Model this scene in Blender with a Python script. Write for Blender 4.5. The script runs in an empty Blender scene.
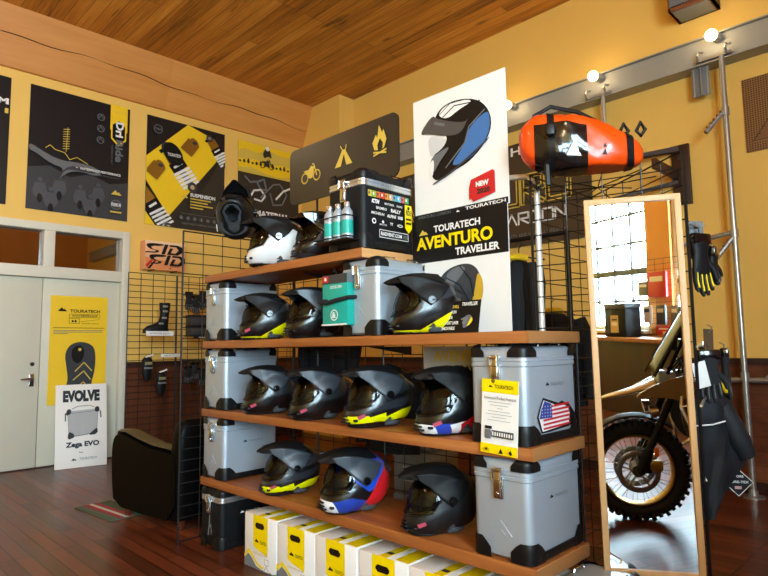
import bpy, bmesh, math, random
from mathutils import Vector, Matrix, Euler
random.seed(7)
S = bpy.context.scene
COL = S.collection
PI = math.pi
R = math.radians
V = Vector

# ---------------------------------------------------------------- camera model
FPX, PITCH, ROLL, YAW, H = 590.5, .0988, -.0146, .7907, 1.30
FW = V((-math.sin(YAW)*math.cos(PITCH), math.cos(YAW)*math.cos(PITCH), math.sin(PITCH)))
RT0 = V((math.cos(YAW), math.sin(YAW), 0)); UP0 = RT0.cross(FW)
RT = RT0*math.cos(ROLL)+UP0*math.sin(ROLL); UP = -RT0*math.sin(ROLL)+UP0*math.cos(ROLL)
CAM = V((0, 0, H))
def ray(x, y): return FW+RT*((x-384)/FPX)-UP*((y-288)/FPX)
def hit(x, y, P, n):
    d = ray(x, y); n = V(n); return CAM+d*((V(P)-CAM).dot(n)/d.dot(n))
def at(x, y, F): return CAM+ray(x, y)*F
WX, DY, ZC, XE, YS = -7.56, 5.926, 5.13, 3.2, -4.2
def onwall(x, y, o=0): return hit(x, y, (WX+o, 0, 0), (1, 0, 0))
def onback(x, y, o=0): return hit(x, y, (0, DY-o, 0), (0, 1, 0))
UR = .02
UO = V((-1.2691, 2.0611, 0)); EX = V((math.cos(UR), math.sin(UR), 0)); EY = V((-math.sin(UR), math.cos(UR), 0))
def U(x, y, z): return UO+EX*x+EY*y+V((0, 0, z))
def uyx(px, py, xv):
    P = hit(px, py, UO+EX*xv, EX)-UO; return P.dot(EY)
def ux(px, py, yv):
    P = hit(px, py, UO+EY*yv, EY)-UO; return P.dot(EX)

# ---------------------------------------------------------------- materials
def lin(c):
    return tuple((v/12.92 if v <= .04045 else ((v+.055)/1.055)**2.4) for v in c)
def hexc(h): return lin(tuple(int(h[i:i+2], 16)/255 for i in (0, 2, 4)))
_m = {}
def new_mat(name):
    m = bpy.data.materials.new(name); m.use_nodes = True
    nt = m.node_tree; b = nt.nodes['Principled BSDF']
    return m, nt, b
def mat(name, col, rough=.5, metal=0, noise=.06, scale=30, bump=0, spec=.5, coat=0):
    """plain surface with a little procedural variation"""
    if name in _m: return _m[name]
    m, nt, b = new_mat(name); N = nt.nodes; L = nt.links
    c = hexc(col) if isinstance(col, str) else col
    tc = N.new('ShaderNodeTexCoord'); nz = N.new('ShaderNodeTexNoise'); nz.inputs['Scale'].default_value = scale; nz.inputs['Detail'].default_value = 3
    L.new(tc.outputs['Object'], nz.inputs['Vector'])
    mx = N.new('ShaderNodeMix'); mx.data_type = 'RGBA'
    mx.inputs[6].default_value = tuple(v*(1-noise) for v in c)+(1,); mx.inputs[7].default_value = tuple(min(1, v*(1+noise)) for v in c)+(1,)
    L.new(nz.outputs[0], mx.inputs[0]); L.new(mx.outputs[2], b.inputs['Base Color'])
    b.inputs['Roughness'].default_value = rough; b.inputs['Metallic'].default_value = metal
    b.inputs['Specular IOR Level'].default_value = spec
    if coat: b.inputs['Coat Weight'].default_value = coat; b.inputs['Coat Roughness'].default_value = .08
    if bump:
        bp = N.new('ShaderNodeBump'); bp.inputs['Strength'].default_value = bump; bp.inputs['Distance'].default_value = .003
        L.new(nz.outputs[0], bp.inputs['Height']); L.new(bp.outputs[0], b.inputs['Normal'])
    _m[name] = m; return m
def plank_mat(name, cols, length, width, rough, gap=.004, axis='X', streak=.5, dark=None, bump=.15, coat=0, knots=0):
    m, nt, b = new_mat(name); N = nt.nodes; L = nt.links
    tc = N.new('ShaderNodeTexCoord'); mp = N.new('ShaderNodeMapping')
    L.new(tc.outputs['Object'], mp.inputs[0])
    if axis == 'Y': mp.inputs['Rotation'].default_value = (0, 0, R(90))
    if axis == 'Z': mp.inputs['Rotation'].default_value = (0, R(90), 0)
    if axis == 'ZY': mp.inputs['Rotation'].default_value = (R(90), 0, R(90))
    if axis == 'ZX': mp.inputs['Rotation'].default_value = (R(90), R(90), 0)
    br = N.new('ShaderNodeTexBrick'); L.new(mp.outputs[0], br.inputs[0])
    br.inputs['Scale'].default_value = 1; br.inputs['Brick Width'].default_value = length; br.inputs['Row Height'].default_value = width
    br.inputs['Mortar Size'].default_value = gap*.5; br.inputs['Mortar Smooth'].default_value = .3; br.offset = .37; br.offset_frequency = 3
    br.inputs['Color1'].default_value = (0, 0, 0, 1); br.inputs['Color2'].default_value = (1, 1, 1, 1); br.inputs['Mortar'].default_value = (.5, .5, .5, 1)
    ms = N.new('ShaderNodeMapping'); L.new(mp.outputs[0], ms.inputs[0]); ms.inputs['Scale'].default_value = (1.2, 28, 28)
    nz = N.new('ShaderNodeTexNoise'); L.new(ms.outputs[0], nz.inputs['Vector']); nz.inputs['Scale'].default_value = 1.5; nz.inputs['Detail'].default_value = 5; nz.inputs['Roughness'].default_value = .6
    mb = N.new('ShaderNodeMapping'); L.new(mp.outputs[0], mb.inputs[0]); mb.inputs['Scale'].default_value = (.7, 5, 5)
    n2 = N.new('ShaderNodeTexNoise'); L.new(mb.outputs[0], n2.inputs['Vector']); n2.inputs['Scale'].default_value = 1.3; n2.inputs['Detail'].default_value = 4
    a = N.new('ShaderNodeMath'); a.operation = 'MULTIPLY_ADD'; L.new(nz.outputs[0], a.inputs[0]); a.inputs[1].default_value = streak
    sp = N.new('ShaderNodeSeparateColor'); L.new(br.outputs['Color'], sp.inputs[0])
    s2 = N.new('ShaderNodeMath'); s2.operation = 'MULTIPLY_ADD'; L.new(sp.outputs[0], s2.inputs[0]); s2.inputs[1].default_value = .35
    s3 = N.new('ShaderNodeMath'); s3.operation = 'MULTIPLY_ADD'; L.new(n2.outputs[0], s3.inputs[0]); s3.inputs[1].default_value = .75; s3.inputs[2].default_value = -.3-streak*.25
    L.new(s3.outputs[0], s2.inputs[2]); L.new(s2.outputs[0], a.inputs[2])
    cr = N.new('ShaderNodeValToRGB'); L.new(a.outputs[0], cr.inputs[0]); e = cr.color_ramp.elements
    e[0].position = .12; e[0].color = hexc(cols[0])+(1,); e[1].position = .85; e[1].color = hexc(cols[-1])+(1,)
    for i, c in enumerate(cols[1:-1]):
        k = e.new(.12+.73*(i+1)/(len(cols)-1)); k.color = hexc(c)+(1,)
    mx = N.new('ShaderNodeMix'); mx.data_type = 'RGBA'; L.new(br.outputs['Fac'], mx.inputs[0]); L.new(cr.outputs[0], mx.inputs[6])
    mx.inputs[7].default_value = hexc(dark or cols[0])+(1,)
    outc = mx.outputs[2]
    if knots:
        mk = N.new('ShaderNodeMapping'); L.new(mp.outputs[0], mk.inputs[0]); mk.inputs['Scale'].default_value = (1.1, 9, 9)
        nk = N.new('ShaderNodeTexNoise'); L.new(mk.outputs[0], nk.inputs['Vector']); nk.inputs['Scale'].default_value = 1.0; nk.inputs['Detail'].default_value = 3
        mr_ = N.new('ShaderNodeMapRange'); L.new(nk.outputs[0], mr_.inputs[0]); mr_.inputs[1].default_value = .66; mr_.inputs[2].default_value = .70; mr_.inputs[4].default_value = .75
        mk2 = N.new('ShaderNodeMix'); mk2.data_type = 'RGBA'; L.new(mr_.outputs[0], mk2.inputs[0]); L.new(outc, mk2.inputs[6]); mk2.inputs[7].default_value = hexc('4A200C')+(1,); outc = mk2.outputs[2]
    L.new(outc, b.inputs['Base Color']); b.inputs['Roughness'].default_value = rough
    rr = N.new('ShaderNodeMapRange'); L.new(n2.outputs[0], rr.inputs[0]); rr.inputs[3].default_value = rough*.7; rr.inputs[4].default_value = rough*1.5; L.new(rr.outputs[0], b.inputs['Roughness'])
    bp = N.new('ShaderNodeBump'); bp.inputs['Strength'].default_value = bump; bp.inputs['Distance'].default_value = .004
    iv = N.new('ShaderNodeMath'); iv.operation = 'SUBTRACT'; L.new(nz.outputs[0], iv.inputs[0]); L.new(br.outputs['Fac'], iv.inputs[1])
    L.new(iv.outputs[0], bp.inputs['Height']); L.new(bp.outputs[0], b.inputs['Normal'])
    if coat: b.inputs['Coat Weight'].default_value = coat; b.inputs['Coat Roughness'].default_value = .12
    return m
def emis(name, col, s):
    m = bpy.data.materials.new(name); m.use_nodes = True; nt = m.node_tree; nt.nodes.remove(nt.nodes['Principled BSDF'])
    e = nt.nodes.new('ShaderNodeEmission'); e.inputs[0].default_value = hexc(col)+(1,); e.inputs[1].default_value = s
    nt.links.new(e.outputs[0], nt.nodes['Material Output'].inputs[0]); return m
def clear(name, tint, trans, rough=.02, gl=(1, 1, 1)):
    m = bpy.data.materials.new(name); m.use_nodes = True; nt = m.node_tree; N = nt.nodes; N.remove(N['Principled BSDF'])
    t = N.new('ShaderNodeBsdfTransparent'); t.inputs[0].default_value = hexc(tint)+(1,)
    g = N.new('ShaderNodeBsdfGlossy'); g.inputs[0].default_value = gl+(1,); g.inputs['Roughness'].default_value = rough
    fr = N.new('ShaderNodeLayerWeight'); fr.inputs[0].default_value = .5
    pw = N.new('ShaderNodeMath'); pw.operation = 'POWER'; pw.inputs[1].default_value = 4; nt.links.new(fr.outputs['Facing'], pw.inputs[0])
    ad = N.new('ShaderNodeMath'); ad.operation = 'MULTIPLY_ADD'; ad.inputs[1].default_value = .28; ad.inputs[2].default_value = 1-trans; ad.use_clamp = True
    nt.links.new(pw.outputs[0], ad.inputs[0])
    mx = N.new('ShaderNodeMixShader'); nt.links.new(ad.outputs[0], mx.inputs[0]); nt.links.new(t.outputs[0], mx.inputs[1]); nt.links.new(g.outputs[0], mx.inputs[2])
    nt.links.new(mx.outputs[0], N['Material Output'].inputs[0]); return m

M_wall = mat('yellow_paint', 'E9BC5E', .62, noise=.03, scale=3, bump=.05)
M_floor = plank_mat('floor_planks', ['44200F', '66301A', '7A3C22', '8C4C30'], 1.1, .095, .30, .009, 'X', .4, '1A0A06', .03)
M_floor.node_tree.nodes['Principled BSDF'].inputs['Specular IOR Level'].default_value = .38
M_ceil = plank_mat('ceiling_planks', ['6A3A12', 'A4651F', 'C07A28', 'D08C36', 'DEA04A'], 2.6, .14, .38, .006, 'X', .9, '40200A', .2, 0, 1)
M_beam = plank_mat('beam_wood', ['C07A34', 'CE8C44', 'DC9C52'], 9, 3.0, .45, 0, 'Y', .45, 'A5602E', .1)
M_wains = plank_mat('wainscot_wood', ['4A2414', '6C3A20', '885030'], 2.4, .12, .35, .004, 'ZX', .5, '2A120A', .1)
M_wains_y = plank_mat('wainscot_wood_side', ['4A2414', '6C3A20', '885030'], 2.4, .12, .35, .004, 'ZY', .5, '2A120A', .1)
M_shelf = plank_mat('shelf_wood', ['78401C', '945426', 'AC6A36', 'C08048'], 5, .5, .4, 0, 'X', .75, '78401C', .1)
M_shelf_end = plank_mat('shelf_end_grain', ['B07840', 'C8925A', 'DCAC74'], .8, .07, .5, .002, 'Y', .5, '9C6838', .1)
M_pine = plank_mat('pine_frame', ['C89C68', 'D8B080', 'E4C090'], 3, .4, .45, 0, 'Z', .4, 'C89C68', .05)
M_dkwood = plank_mat('dark_brown_wood', ['2A120A', '3C1C10', '4A2616'], 3, .3, .4, 0, 'Z', .4, '2A120A', .1)
M_black = mat('black_plastic', '0E0E10', .42, noise=.15, scale=60, spec=.3)
M_blackgl = mat('gloss_black', '0C0C0E', .16, noise=.1, coat=.4)
M_matt = mat('matt_black', '0E0F11', .55, noise=.2, scale=80, bump=.05, spec=.25)
M_dgrey = mat('dark_grey_plastic', '34363A', .45, noise=.1)
M_slate = mat('slate_plastic', '1E2227', .4, noise=.1)
M_mgrey = mat('mid_grey', '6E7276', .5)
M_wire = mat('black_wire', '101011', .38, noise=.1)
M_alu = mat('anodised_aluminium', 'AEBAC6', .42, metal=.45, noise=.03, scale=40)
M_rim = mat('bright_aluminium', 'CDD0D2', .25, metal=.85, noise=.03)
M_chrome = mat('chrome', 'C8C8C8', .18, metal=1, noise=.05)
M_steel = mat('galvanised_pipe', 'B0B0AC', .32, metal=.75, noise=.1, scale=15)
M_beamgrey = mat('grey_steel_paint', '9A9890', .5, metal=.15, noise=.04, scale=8)
M_white = mat('white_card', 'E6E4E0', .55, noise=.02)
M_whitegl = mat('gloss_white', 'DCDCDC', .22, noise=.02, coat=.3)
M_offw = mat('cream_door_paint', 'CFCBB8', .5, noise=.04, scale=5)
M_trimw = mat('cream_trim_paint', 'D8D2C0', .5, noise=.03, scale=5)
M_yellow = mat('signal_yellow', 'F0D200', .4, noise=.04)
M_yel2 = mat('poster_yellow', 'F2C61A', .5, noise=.03)
M_neon = mat('fluorescent_yellow', 'DDE800', .3, noise=.03, coat=.2)
M_gold = mat('gold_ink', 'D4B64A', .5, noise=.03)
M_goldm = mat('gold_anodised', 'B08A3C', .3, metal=.8)
M_orange = mat('orange_tarpaulin', 'E84A08', .34, noise=.06, scale=20, bump=.1, coat=.2)
M_red = mat('red_print', 'C41E22', .45)
M_blue = mat('blue_print', '1C3C94', .35)
M_teal = mat('teal_print', '12A090', .45)
M_leather = mat('black_leather', '080606', .45, noise=.3, scale=90, bump=.15, spec=.1)
M_leath2 = mat('worn_olive_leather', '4A4028', .4, noise=.2, scale=60, bump=.2)
M_fabric = mat('black_fabric', '121317', .85, noise=.3, scale=120, bump=.3)
M_navy = mat('navy_shell_fabric', '10141A', .7, noise=.25, scale=70, bump=.4)
M_foam = mat('grey_lining', '3A3C40', .9, noise=.3, scale=100)
M_brownp = mat('poster_brown_black', '2C2620', .4, noise=.06)
M_poster = mat('poster_black', '16171A', .32, noise=.1, scale=8)
M_pgrey = mat('poster_charcoal', '3A3B3F', .35, noise=.1)
M_pgrey2 = mat('poster_mid_grey', '65676A', .4, noise=.1)
M_visor = clear('smoke_visor', '8C9094', .978)
M_winglass = clear('window_glass', 'F4FAFA', .97)
M_transglass = clear('transom_glass', '8A8078', .62, .02)
M_mirror = bpy.data.materials.new('mirror_glass'); M_mirror.use_nodes = True
_b = M_mirror.node_tree.nodes['Principled BSDF']; _b.inputs['Base Color'].default_value = (.88, .9, .9, 1); _b.inputs['Metallic'].default_value = 1; _b.inputs['Roughness'].default_value = .01
M_bulb = emis('lamp_glow', 'FFE2B0', 3)

# ---------------------------------------------------------------- mesh builder
class MB:
    def __init__(s): s.v = []; s.f = []; s.i = []
    def add(s, vs, fs, mi=0, M=None):
        o = len(s.v); s.v += [(M @ V(p) if M else V(p)) for p in vs]
        for f in fs: s.f.append([o+k for k in f]); s.i.append(mi)
        return s
    def box(s, c, d, mi=0, M=None, bev=0, seg=2):
        x, y, z = [k/2 for k in d]
        vs = [V((a*x, b*y, e*z))+V(c) for e in (-1, 1) for b in (-1, 1) for a in (-1, 1)]
        fs = [(0, 2, 3, 1), (4, 5, 7, 6), (0, 1, 5, 4), (2, 6, 7, 3), (0, 4, 6, 2), (1, 3, 7, 5)]
        if not bev: return s.add(vs, fs, mi, M)
        bm = bmesh.new(); bv = [bm.verts.new(p) for p in vs]
        for f in fs: bm.faces.new([bv[k] for k in f])
        bmesh.ops.bevel(bm, geom=list(bm.edges), offset=min(bev, min(d)*.49), segments=seg, affect='EDGES', profile=.5)
        bm.verts.index_update(); s.add([p.co.copy() for p in bm.verts], [[q.index for q in f.verts] for f in bm.faces], mi, M); bm.free(); return s
    def loft(s, rings, mi=0, M=None, cap=True, closed=True):
        n = len(rings[0]); vs = [p for r in rings for p in r]; fs = []
        for i in range(len(rings)-1):
            for j in range(n if closed else n-1):
                k = (j+1) % n; fs.append((i*n+j, i*n+k, (i+1)*n+k, (i+1)*n+j))
        if cap: fs.append(list(range(n))[::-1]); fs.append([(len(rings)-1)*n+j for j in range(n)])
        return s.add(vs, fs, mi, M)
    def tube(s, pts, r, seg=8, mi=0, M=None, closed=False):
        pts = [V(p) for p in pts]; rings = []; n = len(pts)
        rr = r if isinstance(r, (list, tuple)) else [r]*n
        prev = None
        for i, p in enumerate(pts):
            if closed: t = (pts[(i+1) % n]-pts[i-1])
            else: t = pts[min(i+1, n-1)]-pts[max(i-1, 0)]
            t.normalize()
            if prev is None: a = t.orthogonal().normalized()
            else:
                a = prev-t*prev.dot(t)
                a = a.normalized() if a.length > 1e-6 else t.orthogonal().normalized()
            prev = a; b = t.cross(a)
            rings.append([p+(a*math.cos(q*2*PI/seg)+b*math.sin(q*2*PI/seg))*rr[i] for q in range(seg)])
        if closed: rings.append(rings[0]); return s.loft(rings, mi, M, False)
        return s.loft(rings, mi, M)
    def cyl(s, a, b, r, r2=None, seg=16, mi=0, M=None):
        return s.tube([a, b], [r, r if r2 is None else r2], seg, mi, M)
    def ball(s, c, r, seg=16, mi=0, M=None):
        if not isinstance(r, (list, tuple)): r = (r, r, r)
        rings = []
        for i in range(1, seg//2):
            a = -PI/2+PI*i/(seg//2)
            rings.append([V((c[0]+r[0]*math.cos(a)*math.cos(2*PI*j/seg), c[1]+r[1]*math.cos(a)*math.sin(2*PI*j/seg), c[2]+r[2]*math.sin(a))) for j in range(seg)])
        return s.loft(rings, mi, M)
    def prism(s, poly, y0, y1, mi=0, M=None):
        """outline in x,z extruded along y"""
        n = len(poly); vs = [(p[0], y0, p[1]) for p in poly]+[(p[0], y1, p[1]) for p in poly]
        fs = [list(range(n)), [n+k for k in range(n)][::-1]]+[(k, n+k, n+(k+1) % n, (k+1) % n) for k in range(n)]
        return s.add(vs, fs, mi, M)
    def lathe(s, prof, seg=24, mi=0, M=None, cap=True):
        return s.loft([[V((r*math.cos(2*PI*j/seg), r*math.sin(2*PI*j/seg), z)) for j in range(seg)] for r, z in prof], mi, M, cap)
    def grid(s, fn, nu, nv, mi=0, M=None, thick=0):
        vs = [fn(i/nu, j/nv) for i in range(nu+1) for j in range(nv+1)]
        fs = [(i*(nv+1)+j, (i+1)*(nv+1)+j, (i+1)*(nv+1)+j+1, i*(nv+1)+j+1) for i in range(nu) for j in range(nv)]
        return s.add(vs, fs, mi, M)
    def build(s, name, mats, parent=None, loc=None, rot=None, smooth=40, label=None, solid=0, soff=0):
        me = bpy.data.meshes.new(name); me.from_pydata([tuple(p) for p in s.v], [], s.f)
        if not isinstance(mats, (list, tuple)): mats = [mats]
        for m in mats: me.materials.append(m)
        me.polygons.foreach_set('material_index', s.i)
        bm = bmesh.new(); bm.from_mesh(me); bmesh.ops.recalc_face_normals(bm, faces=bm.faces); bm.to_mesh(me); bm.free()
        if smooth:
            me.polygons.foreach_set('use_smooth', [True]*len(me.polygons)); me.set_sharp_from_angle(angle=R(smooth))
        me.update()
        o = bpy.data.objects.new(name, me); COL.objects.link(o)
        if parent: o.parent = parent
        if loc is not None: o.location = loc
        if rot is not None: o.rotation_euler = rot
        if solid:
            md = o.modifiers.new('solid', 'SOLIDIFY'); md.thickness = solid; md.offset = soff
        if label: o['label'] = label
        return o
def thing(name, label, cat, loc=(0, 0, 0), rot=(0, 0, 0), group=None):
    o = bpy.data.objects.new(name, None); COL.objects.link(o); o.empty_display_size = .05
    o.location = loc; o.rotation_euler = rot if isinstance(rot, (tuple, list)) else (0, 0, rot)
    o['label'] = label; o['category'] = cat
    if group: o['group'] = group
    return o
def tag(o, label, cat, group=None, kind=None):
    o['label'] = label; o['category'] = cat
    if group: o['group'] = group
    if kind: o['kind'] = kind
    return o
def structure(o): o['kind'] = 'structure'; return o
def dup(root, loc, rot=None, label=None, group=None):
    r = root.copy(); COL.objects.link(r); r.location = loc
    if rot is not None: r.rotation_euler = rot if isinstance(rot, (tuple, list)) else (0, 0, rot)
    if label: r['label'] = label
    if group: r['group'] = group
    for ch in list(root.children):
        c = ch.copy(); COL.objects.link(c); c.parent = r
        for g in ch.children:
            d = g.copy(); COL.objects.link(d); d.parent = c
    return r

# ---------------------------------------------------------------- flat print on panels
_tc = {}
def glyphs(body, bold=0, shear=0):
    k = (body, bold, shear)
    if k not in _tc:
        cu = bpy.data.curves.new('t', 'FONT'); cu.body = body; cu.size = 1; cu.offset = bold; cu.shear = shear; cu.resolution_u = 3
        ob = bpy.data.objects.new('t', cu); me = bpy.data.meshes.new_from_object(ob)
        vs = [v.co.copy() for v in me.vertices]; fs = [list(p.vertices) for p in me.polygons]
        bpy.data.objects.remove(ob); bpy.data.meshes.remove(me); bpy.data.curves.remove(cu)
        x0 = min(v.x for v in vs); x1 = max(v.x for v in vs); y0 = min(v.y for v in vs); y1 = max(v.y for v in vs)
        _tc[k] = ([((v.x-x0)/(x1-x0), (v.y-y0)/(y1-y0)) for v in vs], fs)
    return _tc[k]
def clip01(pts):
    for ax, lim, sg in ((0, 0, 1), (0, 1, -1), (1, 0, 1), (1, 1, -1)):
        o = []
        for p, q in zip(pts, pts[1:]+pts[:1]):
            dp, dq = sg*(p[ax]-lim), sg*(q[ax]-lim)
            if dp >= -1e-9: o.append(p)
            if (dp > 1e-9 and dq < -1e-9) or (dp < -1e-9 and dq > 1e-9):
                t = dp/(dp-dq); o.append((p[0]+(q[0]-p[0])*t, p[1]+(q[1]-p[1])*t))
        pts = o
        if not pts: break
    return pts
class Print:
    """flat artwork on a panel whose face is local x (right) / z (up), looking along -y"""
    def __init__(s, w, h): s.w, s.h = w, h; s.mb = MB(); s.tx = MB(); s.mats = []; s.l = 0; s.lay = .0006
    def mi(s, m):
        if m not in s.mats: s.mats.append(m)
        return s.mats.index(m)
    def y(s): s.l += 1; return -.0008-s.lay*s.l
    def poly(s, pts, m, y=None):
        y = s.y() if y is None else y
        pts = clip01(pts)
        if len(pts) < 3: return s
        s.mb.add([(p[0]*s.w, y, p[1]*s.h) for p in pts], [list(range(len(pts)))], s.mi(m)); return s
    def rect(s, u0, v0, u1, v1, m): return s.poly([(u0, v0), (u1, v0), (u1, v1), (u0, v1)], m)
    def circ(s, u, v, r, m, ry=None, n=20, a=0):
        ry = ry or r; out = []
        for k in range(n):
            x, y = r*math.cos(2*PI*k/n), ry*math.sin(2*PI*k/n)
            out.append((u+(x*math.cos(a)-y*math.sin(a))/s.w, v+(x*math.sin(a)+y*math.cos(a))/s.h))
        return s.poly(out, m)
    def line(s, pts, wd, m, closed=False):
        y = s.y(); q = [V((p[0]*s.w, p[1]*s.h)) for p in pts]
        if closed: q.append(q[0])
        for a, b in zip(q[:-1], q[1:]):
            d = (b-a)
            if d.length < 1e-6: continue
            n = V((-d.y, d.x)).normalized()*wd/2; e = d.normalized()*wd*.3
            cp = clip01([(p.x/s.w, p.y/s.h) for p in (a-n-e, b-n+e, b+n+e, a+n-e)])
            if len(cp) > 2: s.mb.add([(p[0]*s.w, y, p[1]*s.h) for p in cp], [list(range(len(cp)))], s.mi(m))
        return s
    def text(s, body, u0, v0, u1, v1, m, bold=0.01, shear=0, rot=0):
        g, fs = glyphs(body, bold, shear); y = s.y()-.0008
        vs = []
        for a, b in g:
            if rot == 90: a, b = 1-b, a     # reads upward
            if rot == -90: a, b = b, 1-a    # reads downward
            vs.append(((u0+(u1-u0)*a)*s.w, y, (v0+(v1-v0)*b)*s.h))
        s.tx.add(vs, fs, s.mi(m)); return s
    def tri(s, u, v, k, m, m2=None):
        """small mountain mark"""
        a = k/s.w; b = k/s.h
        s.poly([(u-a, v), (u-.15*a, v+b*.95), (u+.2*a, v+.45*b), (u+.45*a, v+.62*b), (u+a, v)], m)
        if m2: s.poly([(u-.1*a, v+.25*b), (u+.25*a, v+.25*b), (u+.05*a, v+.55*b)], m2)
        return s
    def finish(s, parent, name='printed_graphic', tname='lettering', loc=None, rot=None):
        r = []
        if s.mb.f: r.append(s.mb.build(name, s.mats, parent, loc, rot, 0))
        if s.tx.f: r.append(s.tx.build(tname, s.mats, parent, loc, rot, 0))
        return r
def panel(name, label, cat, w, h, loc, rot, face, thick=.006, group=None):
    t = thing(name, label, cat, loc, rot, group)
    MB().box((w/2, thick/2, h/2), (w, thick, h), bev=.0006, seg=1).build('panel', face, t)
    return t, Print(w, h)

def cha(pts, it=2):
    for _ in range(it):
        o = []
        for p, q in zip(pts, pts[1:]+pts[:1]): o += [(p[0]*.75+q[0]*.25, p[1]*.75+q[1]*.25), (p[0]*.25+q[0]*.75, p[1]*.25+q[1]*.75)]
        pts = o
    return pts
def bike_mark(P, u, v, k, m, flip=1):
    """line drawing of a motorcycle"""
    a, b = k/P.w*flip, k/P.h
    for dx in (-.62, .62):
        n = 16; P.line([(u+dx*a+.33*a*math.cos(2*PI*q/n), v+.33*b*math.sin(2*PI*q/n)) for q in range(n)], k*.09, m, True)
    P.line([(u+.62*a, v), (u+.34*a, v+.75*b), (u+.2*a, v+.82*b)], k*.1, m)
    P.poly([(u+.36*a, v+.6*b), (u+.05*a, v+.72*b), (u-.2*a, v+.5*b), (u-.75*a, v+.5*b), (u-.55*a, v+.36*b), (u-.3*a, v+.1*b), (u-.1*a, v-.12*b), (u+.2*a, v-.1*b), (u+.3*a, v+.2*b)], m)
def helmet_art(P, u, v, k, base, vis, acc, line, flip=1, a=0, crown=None):
    """drawn adventure helmet, front to the left"""
    def T(pts):
        o = []
        for x, y in pts:
            x *= flip; X = x*math.cos(a)-y*math.sin(a); Y = x*math.sin(a)+y*math.cos(a); o.append((u+X*k/P.w, v+Y*k/P.h))
        return o
    P.poly(T([(-.78, .12), (-.62, .5), (-.3, .82), (.1, .95), (.5, .85), (.82, .5), (.88, .1), (.7, -.28), (.35, -.62), (-.2, -.9), (-.62, -1.0), (-.74, -.8), (-.8, -.5), (-.5, -.45), (-.3, -.2), (-.32, .1)]), base)
    if crown: P.poly(T([(-.5, .55), (-.25, .82), (.15, .93), (.5, .82), (.62, .7), (.2, .55), (-.2, .3), (-.42, .3)]), crown)
    P.poly(T([(.62, .62), (.86, .3), (.86, .05), (.68, -.25), (.3, -.6), (-.05, -.72), (.15, -.35), (.4, .15)]), acc)
    P.poly(T([(-.78, .1), (-.3, .15), (-.12, -.1), (-.25, -.38), (-.6, -.48), (-.84, -.42), (-.9, -.15)]), vis)
    P.poly(T([(-1.25, .3), (-.9, .45), (-.55, .62), (-.1, .62), (.15, .3), (-.05, .1), (-.5, .18), (-.95, .18)]), line)
    P.line(T([(-.55, .56), (-.2, .84), (.2, .93), (.62, .76)]), k*.03, line)
    P.line(T([(-.7, -.78), (-.3, -.55), (.1, -.3), (.45, .2), (.7, .6)]), k*.03, line)

# ---------------------------------------------------------------- room
def quad(name, pts, m, thick=None):
    return structure(MB().add(pts, [list(range(len(pts)))]).build(name, m, smooth=0))
def slab(name, lo, hi, m):
    c = [(a+b)/2 for a, b in zip(lo, hi)]; d = [b-a for a, b in zip(lo, hi)]
    return structure(MB().box(c, d).build(name, m, smooth=0))
slab('floor', (WX-.2, YS-.2, -.1), (XE+.2, DY+.2, 0), M_floor)
slab('ceiling', (WX-.2, YS-.2, ZC), (XE+.2, DY+.2, ZC+.1), M_ceil)
slab('wall_back', (WX-.2, DY, 0), (XE+.2, DY+.2, ZC), M_wall)
slab('wall_front', (WX-.2, YS-.2, 0), (XE+.2, YS, ZC), M_wall)
# left wall with a double door opening and transoms
D0, D1, DM, DH = .92, 2.83, 1.967, 2.15
T0, T1 = 2.28, 2.70
lw = MB()
lw.box((WX-.1, (YS-.2+D0-.09)/2, ZC/2), (.2, D0-.09-(YS-.2), ZC)); lw.box((WX-.1, (D1+.09+DY)/2, ZC/2), (.2, DY-D1-.09, ZC))
lw.box((WX-.1, (D0+D1)/2, (T1+.09+ZC)/2), (.2, D1-D0+.18, ZC-T1-.09))
structure(lw.build('wall_left', M_wall, smooth=0))
dt = MB()
for y in (D0-.045, D1+.045): dt.box((WX-.06, y, (T1+.09)/2), (.2, .09, T1+.09), bev=.006)
dt.box((WX-.06, (D0+D1)/2, T1+.045), (.2, D1-D0, .09), bev=.006)
dt.box((WX-.06, (D0+D1)/2, (DH+T0)/2), (.2, D1-D0, T0-DH), bev=.006)
dt.box((WX-.06, (1.945+2.062)/2, (T0+T1)/2), (.19, .117, T1-T0), bev=.006)
structure(dt.build('trim_1', M_trimw))
for n, (a, b) in enumerate(((D0, DM-.002), (DM+.002, D1))):
    d = structure(MB().box((WX-.05, (a+b)/2, DH/2), (.045, b-a-.004, DH-.008), bev=.003).build('door_%d' % (n+1), M_offw))
    if n == 0:
        h = MB(); h.box((WX-.02, 1.89, .98), (.012, .05, .14), bev=.004); h.cyl((WX-.03, 1.89, 1.0), (WX+.04, 1.89, 1.0), .011); h.tube([(WX+.038, 1.89, 1.0), (WX+.042, 1.86, 1.0), (WX+.04, 1.77, .995)], [.011, .011, .008])
        h.cyl((WX-.03, 1.89, 1.16), (WX-.012, 1.89, 1.16), .022)
        h.build('door_handle', M_chrome, d)
for n, (a, b) in enumerate(((D0, 1.9445), (2.0625, D1))):
    w = structure(MB().box((WX-.07, (a+b)/2, (T0+T1)/2), (.006, b-a, T1-T0)).build('window_%d' % (n+1), M_transglass, smooth=0))
# room seen dimly through the transoms
br = MB(); br.box((WX-1.6, 1.9, 1.6), (.1, 4, 3.4)); br.box((WX-.9, 1.9, 3.3), (1.5, 4, .1)); br.box((WX-.9, -.1, 1.6), (1.5, .1, 3.4)); br.box((WX-.9, 3.9, 1.6), (1.5, .1, 3.4)); br.box((WX-.9, 1.9, -.05), (1.5, 4, .1))
structure(br.build('trim_11', mat('store_brown', '7A6450', .7, noise=.3, scale=4), smooth=0))
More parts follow.
